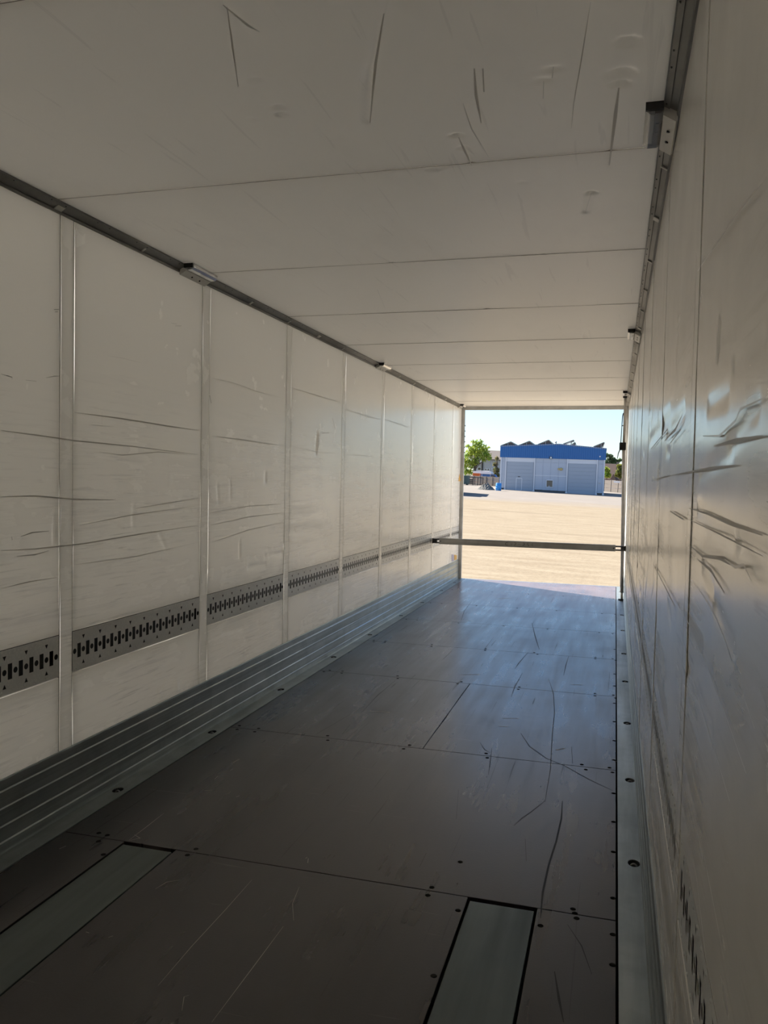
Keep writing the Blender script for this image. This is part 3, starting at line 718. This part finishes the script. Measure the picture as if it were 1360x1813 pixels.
mb = MB(); mb.tube([(P.x - .045, -.012, 1.965), (P.x - .066, -.014, 1.91), (P.x - .075, -.014, 1.845)], [.007, .006, .004], 8); mb.build('lever', 'dark_steel', cl)
Q = pz(2.43)
mb = MB(); mb.tube([(P.x - .038, -.005, 2.05), (P.x - .033, -.005, 2.25), (Q.x - .026, -.005, 2.40), (Q.x - .018, -.004, 2.43), (Q.x - .004, 0, 2.435)], [.006, .005, .006, .008, .006], 8); mb.build('pull_bar', 'black', cl)
mb = MB(); mb.tube([(P.x - .034, -.005, 2.27), (P.x - .010, 0, 2.275)], .006, 8); mb.build('bar_stop', 'black', cl)

# ================================================================== THE YARD
G0 = Vector((1.24, 12.5, -1.2))
BL, BR_ = ony(885, 866.5, 121), ony(1068, 877, 121)
GN = (BR_ - G0).cross(BL - G0).normalized()
if GN.z < 0: GN = -GN
ex = Vector((1, 0, 0)); ex = (ex - GN * ex.dot(GN)).normalized(); ey = GN.cross(ex)
YM = Matrix.Identity(4)
for i in range(3): YM[i][0], YM[i][1], YM[i][2], YM[i][3] = ex[i], ey[i], GN[i], G0[i]
YI = YM.inverted()
def ong(px, py):
    d = ray(px, py); P = CAM + d * ((G0 - CAM).dot(GN) / d.dot(GN)); return YI @ P
def at_dist(px, py, D): return YI @ ony(px, py, D)        # a pixel at a known distance, in yard coordinates
def place(name, x, y, rz=0., z=0.): return empty(name, YM @ Matrix.Translation((x, y, z)) @ Matrix.Rotation(rz, 4, 'Z'))
gm = MB(); gm._add([(-400, -40, 0), (400, -40, 0), (400, 700, 0), (-400, 700, 0), (-400, -40, -.5), (400, -40, -.5), (400, 700, -.5), (-400, 700, -.5)],
                   [(0, 1, 2, 3), (7, 6, 5, 4), (0, 4, 5, 1), (1, 5, 6, 2), (2, 6, 7, 3), (3, 7, 4, 0)])
gr = gm.build('ground', 'ground'); gr.matrix_world = YM
tag(gr, 'dry sandy yard with tyre tracks and a paler gravel apron', 'ground', kind='structure')

# ---- the blue-topped workshop
WS = empty('workshop', Matrix.Translation(BL) @ Matrix.Rotation(.0165, 4, 'Y') @ Matrix.Rotation(math.radians(.9), 4, 'Z')); bpy.context.view_layer.update()
WS_I = WS.matrix_world.inverted(); BW = (WS_I @ BR_).x; GS = (WS_I @ BR_).z / BW
def zg(u): return GS * u - .03          # the yard falls slightly along the facade
tag(WS, 'low workshop with blue ribbed upper cladding, two grey roller gates and white posts', 'building')
def fac(px, py, dy=0.):
    d = ray(px, py); n_ = WS.matrix_world.to_3x3() @ Vector((0, 1, 0)); o_ = WS.matrix_world @ Vector((0, dy, 0))
    return WS_I @ (CAM + d * ((o_ - CAM).dot(n_) / d.dot(n_)))
U0, U1 = -.05, BW + .05
HF = (fac(883, 809.6).z + fac(1073, 814.3).z) / 2; HE = (fac(883, 789).z + fac(1073, 793).z) / 2 - .04
DB = 17.
PKU = fac(990, 786).x; PKH = fac(990, 785.6).z - .04
mb = MB(); mb.box((U0, .12, .25), (U1, DB, HF + .1)); mb.prism([(U0, HF), (U1, HF), (U1, HE - .1), (PKU, PKH - .1), (U0, HE - .1)], .30, DB); body = mb.build('walls', 'b_wall', WS)
mb = MB(); mb.box((U0 + .05, .10, -.6), (U1 - .05, DB - .05, .25)); mb.build('plinth', 'b_plinth', WS)
mb = MB(); mb.prism([(U0 - .15, HE - .12), (PKU, PKH - .12), (U1 + .15, HE - .12), (U1 + .15, HE), (PKU, PKH), (U0 - .15, HE)], -.05, DB + .2); mb.build('roof', 'b_roof', WS)
# ribbed fascia
vs = []; fs = []; u = U0 - .12; i = 0
def top(u): return HE + (PKH - HE) * ((u - U0) / (PKU - U0) if u < PKU else (U1 - u) / (U1 - PKU)) + .04
while u < U1 + .12:
    for du, dy in ((0, 0), (.20, 0), (.225, -.05), (.285, -.05)):
        uu = min(u + du, U1 + .12); vs += [(uu, -.02 + dy, HF), (uu, -.02 + dy, top(uu))]
    u += .31
fs = [(2 * i, 2 * i + 2, 2 * i + 3, 2 * i + 1) for i in range(len(vs) // 2 - 1)]
pydata('blue_cladding', vs, fs, 'b_blue', WS)
mb = MB(); mb.box((U0 - .12, .0, HF - .01), (U1 + .12, .30, HF + .02)); mb.box((U0 - .12, 0, HF), (U0 - .10, .3, HE)); mb.box((U1 + .10, 0, HF), (U1 + .12, .3, HE)); mb.build('cladding_return', 'b_blue', WS)
# gates
g1a, g1b = fac(896.5, 840).x, fac(944.5, 840).x; g2a, g2b = fac(1005.5, 845).x, fac(1055.5, 845).x; HG = fac(920, 818).z
for (ga, gb, wk) in ((g1a, g1b, True), (g2a, g2b, False)):
    mb = MB(); mb.box((ga, .06, zg(gb)), (gb, .14, HG)); gt = mb.build('gate', 'b_gate', WS)
    GHh = (HG - zg(gb)) / 8
    for k in range(8):
        mb = MB(); mb.box((ga + .03, .035, zg(gb) + .02 + k * GHh), (gb - .03, .06, zg(gb) + k * GHh + GHh), .01); mb.build('section', 'b_gate', gt)
    if wk:
        wa, wb = fac(913.3, 858).x, fac(924.2, 858).x; w0, w1 = fac(918, 868.6).z, fac(918, 846).z
        mb = MB()
        for a, b in (((wa, .02, w0), (wa + .09, .036, w1)), ((wb - .09, .02, w0), (wb, .036, w1)), ((wa, .02, w1 - .09), (wb, .036, w1)), ((wa, .02, w0), (wb, .036, w0 + .08))): mb.box(a, b)
        mb.build('wicket_frame', 'b_trim', gt)
        mb = MB(); mb.box((wa + .25, .015, w1 + .12), (wa + .60, .036, w1 + .24)); mb.build('number_plate', 'b_plinth', gt)
    else:
        P = fac(1029, 848); mb = MB(); mb.box((P.x - .1, .02, P.z - .04), (P.x + .1, .036, P.z + .04)); mb.build('pull_handle', 'galv', gt)
# sheet panels between the posts
ZM = fac(975, 842.5).z
c1, c2, c3, c4 = fac(895, 840).x, fac(946, 840).x, fac(1004, 840).x, fac(1057, 840).x
def wallbay(ua, ub, nn):
    for k in range(nn):
        a, b = ua + (ub - ua) * k / nn, ua + (ub - ua) * (k + 1) / nn
        for z0, z1 in ((zg(b) + .32, ZM - .02), (ZM + .02, HG + .02), (HG + .06, HF - .01)):
            mb = MB(); mb.box((a + .012, .075, z0), (b - .012, .12, z1), .006); mb.build('wall_panel', 'b_wall', WS)
wallbay(U0, c1 - .1, 1); wallbay(c2 + .1, c3 - .1, 4); wallbay(c4 + .1, U1, 1)
for ga, gb in ((g1a, g1b), (g2a, g2b)):
    mb = MB(); mb.box((ga - .05, .06, HG + .02), (gb + .05, .13, HF), .006); mb.build('gate_header', 'b_trim', WS)
for cu in (c1, c2, c3, c4, U0 + .08, U1 - .08):
    mb = MB(); mb.box((cu - .09, -.05, zg(cu)), (cu + .09, .08, HF), .01); ps = mb.build('post', 'b_trim', WS)
    mb = MB(); mb.box((cu - .14, -.12, zg(cu)), (cu + .14, .10, zg(cu) + .22), .02); mb.build('post_foot', 'b_trim', ps)
for a, b in (((c2, 0, ZM - .02), (c3, 0, ZM + .02)),):
    mb = MB(); mb.box((a[0], .05, a[2] - .03), (b[0], .09, b[2] + .03)); mb.build('rail_trim', 'b_trim', WS)
# window
A, B = fac(966.3, 863), fac(980, 849.6)
mb = MB()
t_ = .11
for a, b in (((A.x, .01, A.z), (B.x, .09, A.z + t_)), ((A.x, .01, B.z - t_), (B.x, .09, B.z)), ((A.x, .01, A.z), (A.x + t_, .09, B.z)), ((B.x - t_, .01, A.z), (B.x, .09, B.z))): mb.box(a, b)
wn = mb.build('window', 'b_trim', WS)
mb = MB(); mb.box((A.x + t_, .05, A.z + t_), (B.x - t_, .07, B.z - t_)); mb.build('pane', 'glass', wn)
mb = MB(); mb.box((A.x + .40, .02, A.z + t_), (A.x + .55, .05, A.z + .28)); mb.build('sill_note', 'house', wn)
# fittings on the facade
P = fac(975.5, 810.5, -.1)
mb = MB(); mb.box((P.x - .20, -.12, P.z - .17), (P.x + .16, -.05, P.z + .17), .01); fl_ = mb.build('floodlight', 'iron', WS)
mb = MB(); mb.box((P.x - .10, -.14, P.z - .13), (P.x + .13, -.12, P.z + .13)); mb.build('floodlight_glass', 'lampgrey', fl_)
P = fac(1062.5, 808.5, -.1)
mb = MB(); mb.prism([(P.x - .12, P.z + .1), (P.x + .12, P.z + .1), (P.x, P.z - .14)], -.16, -.07); mb.build('camera_dome', 'white', WS)
P = fac(991.5, 830.5)
mb = MB(); mb.box((P.x - .30, -.10, P.z - .12), (P.x - .02, .08, P.z + .12), .03); yl = mb.build('wall_lamp', 'ochre', WS)
mb = MB(); mb.lathe([(.02, -.20), (.2, -.16), (.24, 0), (.2, .16), (.02, .20)], (P.x + .17, -.02, P.z), 14); mb.build('lamp_cover', 'ochre', yl)
for q in ((888.5, 851), (1061.5, 855.5)):
    P = fac(*q); mb = MB(); mb.box((P.x - .15, .03, P.z - .05), (P.x + .15, .08, P.z + .05)); mb.build('junction_box', 'galv', WS)
P = fac(984.3, 784, 3.); mb = MB(); mb.tube([(P.x, 3, PKH - .3), (P.x, 3, PKH + .32)], .10, 10); mb.tube([(P.x, 3, PKH + .28), (P.x, 3, PKH + .5)], .14, 10); mb.build('flue', 'galv', WS)

# solar panel racks standing on the roof
def rack(a, apex, c, label, two=True, yd=.5, depth=3.4):
    A, T = fac(*a, yd), fac(*apex, yd); Cc = fac(*c, yd)
    e = bpy.data.objects.new('solar_panel_rack', None); COL.objects.link(e); e.parent = WS; e.location = (T.x, yd, top(T.x) - .04)
    e['label'] = label
    o_ = Vector((T.x, 0, top(T.x) - .04))
    def slab(p, q, nm):
        d = (q - p); nn = Vector((-d.z, 0, d.x)).normalized() * .07; pr = [(v.x - o_.x, v.z - o_.z) for v in (p, q, q + nn, p + nn)]
        mb = MB(); mb.prism(pr, 0, depth); o = mb.build(nm, 'panel_dark', e)
        for yy in (0, depth - .05):
            mb = MB(); mb.prism([(v.x - o_.x, v.z - o_.z) for v in (p - nn * .25, q - nn * .25, q, p)], yy, yy + .05); mb.build('edge_frame', 'galv', e)
    slab(A, T, 'panel')
    if two: slab(T, Cc, 'panel')
    if two:
        mb = MB(); zf = lambda v: min(v.z - .02, max(v.z - .1, 0)) - o_.z
        mb.prism([(A.x - o_.x + .1, A.z - o_.z), (T.x - o_.x, T.z - o_.z - .04), (Cc.x - o_.x - .05, Cc.z - o_.z), (Cc.x - o_.x - .05, top(Cc.x) - o_.z - .05), (A.x - o_.x + .1, top(A.x) - o_.z - .05)], .25, .29); mb.build('end_plate', 'roof_t', e)
    md = A.lerp(T, .72)
    for yy in (.12, depth - .2):
        mb = MB(); mb.box((md.x - o_.x - .04, yy, top(md.x) - o_.z - .06), (md.x - o_.x + .04, yy + .06, md.z - o_.z)); mb.build('strut', 'galv', e)
    return e
rack((887, 789.2), (904.5, 782.3), (915, 788.2), 'A-frame solar panel rack at the left eave end of the workshop roof')
rack((919.5, 788.3), (937.5, 781.2), (946, 787.2), 'A-frame solar panel rack between two other A-frame racks on the roof')
rack((952.5, 787), (971.5, 779.3), (979, 785.5), 'A-frame solar panel rack beside the roof flue')
rack((997.5, 786), (1016.2, 779.3), (1018, 786), 'single tilted solar panel on struts right of the roof flue', two=False)
rack((1012.5, 787.5), (1018, 783.2), (1019.5, 787.5), 'small low solar panel half hidden behind the single tilted one', yd=4.5, depth=2.)
rack((1051, 791), (1070, 783.3), (1066.5, 792), 'tilted solar panel with steep back at the right eave end of the roof')

# ---- barrel and gravel heap
P = ong(882.5, 868.6)
e = tag(place('plastic_barrel', P.x, P.y), 'bright blue plastic barrel standing at the workshop corner', 'barrel')
mb = MB(); mb.lathe([(.02, .0), (.36, 0), (.40, .04), (.40, .33), (.425, .36), (.40, .39), (.40, .62), (.425, .65), (.40, .68), (.40, .95), (.37, 1.0), (.37, 1.02)], (0, 0, 0), 20); mb.build('body', 'barrel', e)
mb = MB(); mb.lathe([(.38, 0), (.38, .05), (.30, .06), (.02, .06)], (0, 0, 1.0), 20); mb.build('lid', 'barrel', e)
A, B = ong(842, 866.5), ong(878, 868)
cx_, cy2 = (A.x + B.x) / 2, (A.y + B.y) / 2; hw = (B.x - A.x) / 2
vs = []; fs = []; nx, ny = 46, 30
for j in range(ny + 1):
    for i in range(nx + 1):
        a, b = -1.15 + 2.3 * i / nx, -1.15 + 2.3 * j / ny
        r = math.hypot((a - .12) * 1.05, b); h = max(0, 1 - r / .98) ** .8 * .95 + .18 * max(0, 1 - math.hypot(a + .45, b) / .5)
        h *= 1 + .35 * noise.noise(Vector((a * 6, b * 6, 2))) ; vs.append((a * hw, b * 2.2, h * .95 - .02 + (.05 * noise.noise(Vector((a * 14, b * 14, 1))) if h > .05 else 0)))
for j in range(ny):
    for i in range(nx): k = j * (nx + 1) + i; fs.append((k, k + 1, k + nx + 2, k + nx + 1))
o = pydata('gravel_heap', vs, fs, 'gravel'); o.matrix_world = YM @ Matrix.Translation((cx_ - .25, cy2 + 1.2, 0)); tag(o, 'low heap of grey gravel on the yard by the workshop corner', 'gravel heap')

# ---- concrete fences
def fence(p, q, h, nb, label, planks=3):
    A, B = Vector((p.x, p.y)), Vector((q.x, q.y)); ang = math.atan2(B.y - A.y, B.x - A.x); L = (B - A).length
    e = tag(place('concrete_fence', A.x, A.y, ang), label, 'fence'); bw = L / nb
    for i in range(nb + 1):
        mb = MB(); mb.box((i * bw - .08, -.09, 0), (i * bw + .08, .09, h + .04), .01); mb.build('post', 'fence_post', e)
    for i in range(nb):
        for k in range(planks):
            mb = MB(); mb.box((i * bw + .06, -.035, .02 + k * h / planks), ((i + 1) * bw - .06, .035, (k + 1) * h / planks - .015), .012); mb.build('slab', 'fence', e)
    return e
FA, FB = ong(828, 857.5), ong(882, 861.5)
fence(FA, FB, 1.62, 5, 'weathered concrete slab fence between the black iron gate and the workshop')
RA, RB = ong(1069, 870), ong(1106, 873)
fence(RA, RA + (RB - RA) * 4, 2.05, 12, 'weathered concrete slab fence to the right of the workshop')
D_R = (YM @ RB).y
A = at_dist(1087, 851.5, D_R - .3); B = at_dist(1098, 855, D_R - .3)
mb = MB(); mb.box((0, 0, 0), (B.x - A.x, .05, A.z - B.z)); o = mb.build('banner_sheet', 'white'); o.matrix_world = YM @ Matrix.Translation((A.x, min(A.y, RB.y - .2), B.z)); tag(o, 'blank white sheet hung on the top of the right concrete fence', 'sheet')

# ---- black iron gate in front of the left fence
GA = ong(829, 857.8); D_G = (YM @ GA).y - 2.2
A, B = at_dist(829, 844, D_G), at_dist(855.5, 845, D_G)
e = tag(place('iron_gate', A.x, A.y), 'black iron frame gate with open bays before the concrete fence', 'gate'); Wg = B.x - A.x; hg = A.z
for i in range(4):
    mb = MB(); mb.box((Wg * i / 3 - .06, -.05, 0), (Wg * i / 3 + .06, .05, hg)); mb.build('upright', 'iron', e)
for z in (.12, hg - .06):
    mb = MB(); mb.box((0, -.04, z - .05), (Wg, .04, z + .05)); mb.build('crossbar', 'iron', e)
for k in range(3):
    mb = MB(); mb.box((.1, -.03, .25 + k * .28), (Wg / 3, .03, .45 + k * .28)); mb.build('slat', 'iron', e)
# dark green container at its left
A, B = at_dist(810, 842, D_G - 3.2), at_dist(827.5, 858, D_G - 3.2)
e = tag(place('waste_container', A.x, A.y), 'dark green steel container left of the black iron gate', 'container')
mb = MB(); mb.box((0, 0, .12), (B.x - A.x, 2.2, A.z), .04); b_ = mb.build('body', 'green_d', e)
for i in range(5):
    u_ = (B.x - A.x) * (i + .5) / 5; mb = MB(); mb.box((u_ - .05, -.07, .2), (u_ + .05, 0, A.z - .1)); mb.build('rib', 'green_d', b_)
mb = MB(); mb.box((-.05, -.08, A.z - .02), (B.x - A.x + .05, 2.3, A.z + .08)); mb.build('lid', 'green_d', e)
for xx in (.2, B.x - A.x - .3):
    mb = MB(); mb.box((xx, .2, 0), (xx + .12, 2.0, .13)); mb.build('skid', 'iron', e)

# ---- things beyond the left fence: orange skip, canopy, blue van, house
D1 = (YM @ FA).y + 3
A, B = at_dist(837.2, 837.8, D1), at_dist(848.2, 848, D1)
e = tag(place('orange_cabin', A.x, A.y), 'bright orange box cabin behind the concrete fence', 'cabin')
mb = MB(); mb.box((0, 0, .25), (B.x - A.x, 1.6, A.z), .03); mb.build('body', 'orange', e)
mb = MB(); mb.box((-.04, -.04, A.z - .1), (B.x - A.x + .04, 1.64, A.z + .03)); mb.build('rim', 'orange', e)
for xx in (.1, B.x - A.x - .22):
    mb = MB(); mb.box((xx, .1, 0), (xx + .12, 1.5, .25)); mb.build('leg', 'iron', e)
D2 = D1 + 5
A, B = at_dist(838, 832.8, D2), at_dist(869.5, 837.2, D2)
e = tag(place('canopy', A.x, A.y), 'white low arched canopy roof on thin posts beyond the fence', 'canopy'); Wc = B.x - A.x; hc = A.z
mb = MB(); mb.prism([(0, hc - .5), (-.05, hc - .45), (.4, hc - .1), (1.2, hc), (Wc - .4, hc - .05), (Wc, hc - .45), (Wc - .05, hc - .5), (Wc - .45, hc - .12), (1.2, hc - .08), (.45, hc - .17)], 0, 4.0); mb.build('roof_sheet', 'white', e)
mb = MB(); mb.box((0, -.02, hc - .55), (Wc, .02, hc - .12)); mb.build('front_edge', 'white', e)
for xx in (.1, Wc / 2, Wc - .1):
    for yy in (.05, 3.9):
        mb = MB(); mb.box((xx - .05, yy - .05, 0), (xx + .05, yy + .05, hc - .12)); mb.build('post', 'galv', e)
A, B = at_dist(848.5, 838.5, D2 + 1.2), at_dist(866, 846, D2 + 1.2)
e = tag(place('delivery_van', A.x, A.y), 'dark blue van parked under the white canopy', 'van'); Lv = max(4.2, B.x - A.x); hv = min(A.z, hc - .6)
mb = MB(); mb.prism([(0, .35), (Lv * .98, .35), (Lv, .9), (Lv * .86, 1.1), (Lv * .72, hv), (.05, hv), (0, hv - .1)], 0, 1.8); bd = mb.build('body', 'blue', e)
mb = MB(); mb.prism([(Lv * .56, 1.1), (Lv * .81, 1.1), (Lv * .70, hv - .12), (Lv * .56, hv - .12)], -.02, 0); mb.build('side_window', 'glass', bd)
for xx in (Lv * .2, Lv * .8):
    for yy in (-.03, 1.6):
        mb = MB(); mb.tube([(xx, yy, .34), (xx, yy + .22, .34)], .34, 14); mb.build('wheel', 'tyre', e)
D3 = D2 + 16
A, B = at_dist(840, 795, D3), at_dist(892, 840, D3); E_ = at_dist(866, 812, D3)
e = tag(place('apartment_house', A.x, A.y), 'grey rendered two-storey house with taupe roof behind the tree', 'house'); Wh = B.x - A.x; hr = A.z; he = E_.z
mb = MB(); mb.box((0, 0, 0), (Wh, 9, he)); wl = mb.build('walls', 'house', e)
mb = MB(); mb.prism([(-.5, he - .1), (4.5, hr), (9.5, he - .1), (9.5, he - .3), (4.5, hr - .2), (-.5, he - .3)], -.4, Wh + .4, axis='x'); mb.build('roof', 'roof_t', e)
for (a, b, c_, d_) in ((871, 814, 874, 822), (858, 829, 862, 834), (862.5, 829, 867, 834), (870, 829, 873, 836), (845, 827, 852, 833)):
    A1, B1 = at_dist(a, d_, D3 - .1), at_dist(c_, b, D3 - .1)
    mb = MB(); mb.box((A1.x - A.x, -.08, A1.z), (B1.x - A.x, .03, B1.z)); wd_ = mb.build('window', 'b_trim', e)
    mb = MB(); mb.box((A1.x - A.x + .12, -.10, A1.z + .12), (B1.x - A.x - .12, -.06, B1.z - .12)); mb.build('pane', 'glass', wd_)
A1 = at_dist(855, 815, D3); mb = MB(); mb.box((A1.x - A.x - .12, -.25, 0), (A1.x - A.x + .12, 0, he)); mb.build('downpipe', 'iron', e)
A1, B1 = at_dist(842, 818.5, D3), at_dist(854, 820, D3); mb = MB(); mb.box((A1.x - A.x, -1.1, B1.z), (B1.x - A.x, 0, A1.z)); bal = mb.build('balcony', 'roof_r', e)
mb = MB(); mb.box((A1.x - A.x, -1.1, A1.z), (B1.x - A.x, -1.05, A1.z + .9)); mb.build('balcony_front', 'white', bal)

# ---- trees
def tree(px, base_py, D, blobs, leaf, name, label, nleaf, lsize, trunk_top, cat='tree', trunk_r=.22):
    """blobs: (px, py, radius_px) foliage masses seen at distance D"""
    b = at_dist(px, base_py, D); e = tag(place(name, b.x, b.y), label, cat)
    sc = D / F_PX; rnd = random.Random(hash(label) % 9999 if False else len(label) * 7 + int(px)); vs = []; fs = []
    cs = []
    for (qx, qy, r) in blobs:
        P = at_dist(qx, qy, D); cs.append((Vector((P.x - b.x, rnd.uniform(-.4, .4) * r * sc, P.z)), r * sc))
    tot = sum(r ** 2.2 for _, r in cs)
    for c_, r in cs:
        for k in range(int(nleaf * r ** 2.2 / tot)):
            d = Vector((rnd.gauss(0, 1), rnd.gauss(0, 1), rnd.gauss(0, 1))).normalized() * r * rnd.random() ** .55
            p = c_ + Vector((d.x, d.y, d.z * .9)); a = Vector((rnd.gauss(0, 1), rnd.gauss(0, 1), rnd.gauss(0, .7))).normalized(); bb = a.orthogonal().normalized()
            bb.rotate(Matrix.Rotation(rnd.random() * 6.28, 3, a)); cc = a.cross(bb); s = lsize * rnd.uniform(.6, 1.3); k0 = len(vs)
            vs += [p - bb * s, p + cc * s * .55, p + bb * s, p - cc * s * .55]; fs.append((k0, k0 + 1, k0 + 2, k0 + 3))
    o = pydata('foliage', vs, fs, leaf, e); o['kind'] = 'stuff'
    T = at_dist(*trunk_top, D); T = Vector((T.x - b.x, 0, T.z))
    mb = MB(); mb.tube([(0, 0, -.1), T * .35 + Vector((.1, 0, 0)), T * .7, T], [trunk_r, trunk_r * .8, trunk_r * .6, trunk_r * .3], 8); mb.build('trunk', 'bark', e)
    for c_, r in cs:
        mb = MB(); s0 = T * rnd.uniform(.5, .95); mb.tube([s0, s0.lerp(c_, .5) + Vector((0, 0, .15)), c_], [trunk_r * .38, trunk_r * .25, .03], 6); mb.build('branch', 'bark', e)
    return e
tree(836, 856, D2 + 10, [(846, 786, 9), (838, 797, 12), (855, 795, 11), (848, 805, 13), (830, 806, 10), (862, 806, 9), (834, 822, 11), (826, 818, 9), (842, 818, 8), (826, 836, 8), (832, 836, 7), (866, 812, 6), (857, 815, 5), (820, 826, 8), (818, 812, 8), (838, 782, 4), (852, 781, 4), (828, 790, 4), (866, 792, 3)],
     'leaf_a', 'broadleaf_tree', 'large fresh green broadleaf tree standing beside the grey house', 3600, .21, (846, 812))
tree(878, 860, D2 + 6, [(877, 822, 5), (879, 832, 6), (876, 840, 6), (880, 812, 4), (881, 842, 5)], 'leaf_d', 'ivy_column', 'narrow olive ivy-clad trunk between the grey house and the workshop', 900, .22, (880, 815), 'tree', .3)
D4 = D_R + 10
tree(1081, 872, D4 + 14, [(1081, 808, 4), (1080, 816, 6), (1076, 820, 6), (1087, 815, 5), (1084, 822, 7), (1093, 817, 4), (1098, 815, 3), (1074, 806, 4)], 'leaf_b', 'pine_tree', 'dark grey-green conifer rising behind the small brown-roofed house', 1500, .26, (1081, 805))
tree(1074, 872, D4 - 2, [(1076, 833, 5), (1073, 840, 6), (1077, 842, 5), (1072, 830, 4)], 'leaf_a', 'garden_shrub', 'fresh green shrub against the right end of the workshop', 900, .22, (1074, 832), 'shrub', .10)
tree(1097, 873, D4 - 2, [(1097, 826, 5), (1096, 836, 6), (1100, 842, 6), (1093, 841, 4), (1103, 832, 6)], 'leaf_c', 'golden_shrub', 'golden yellow bushy tree beside the small brown-roofed house', 1100, .22, (1098, 830), 'shrub', .12)
A, B = at_dist(1070, 820, D4 + 4), at_dist(1104, 850, D4 + 4)
e = tag(place('cottage', A.x, A.y), 'small cottage with weathered brown roof behind the right fence', 'house'); Wk = B.x - A.x; hk = A.z
mb = MB(); mb.box((.3, 0, 0), (Wk - .3, 6, hk * .45)); mb.build('walls', 'house', e)
mb = MB(); mb.prism([(-.5, hk * .42), (3., hk), (6.5, hk * .42), (6.5, hk * .39), (3., hk - .12), (-.5, hk * .39)], 0, Wk, axis='x'); mb.build('roof', 'roof_r', e)
mb = MB(); mb.box((Wk * .6, 1.2, hk * .6), (Wk * .6 + .5, 1.7, hk + .35)); mb.build('chimney', 'fence', e)
mb = MB(); mb.box((Wk * .35, -1.2, 0), (Wk * .62, .1, hk * .40)); po = mb.build('porch', 'white', e)
mb = MB(); mb.prism([(Wk * .33, hk * .40), (Wk * .64, hk * .40), (Wk * .485, hk * .62)], -1.4, .8); mb.build('porch_roof', 'roof_r', po)

# ---- lorry parked beyond the left post (its shadow lies on the yard)
P = YI @ Vector((-15.9, 96.5, 0)); Q = YI @ Vector((-14.0, 81.0, 0))
ang = math.atan2(Q.y - P.y, Q.x - P.x)
e = tag(place('box_lorry', P.x, P.y, ang), 'dark teal box lorry parked beside the yard, its edge just showing past the doorway post', 'lorry')
mb = MB(); mb.box((0, -2.5, .95), (9.6, 0, 3.5), .05); mb.build('cargo_box', 'teal', e)
mb = MB(); mb.box((0, -2.1, .65), (12.0, -.4, .95)); mb.build('chassis', 'iron', e)
mb = MB(); mb.prism([(9.8, .6), (12.0, .6), (12.1, 1.7), (11.7, 3.0), (9.8, 3.1)], -2.45, -.05); cb = mb.build('cab', 'teal', e)
mb = MB(); mb.prism([(12.06, 1.75), (12.12, 1.75), (11.74, 2.9), (11.68, 2.9)], -2.3, -.2); mb.build('windscreen', 'glass', cb)
for xx in (1.6, 2.9, 10.7):
    for yy in (-2.4, -.38):
        mb = MB(); mb.tube([(xx, yy, .5), (xx, yy + .32, .5)], .5, 16); mb.build('wheel', 'tyre', e)
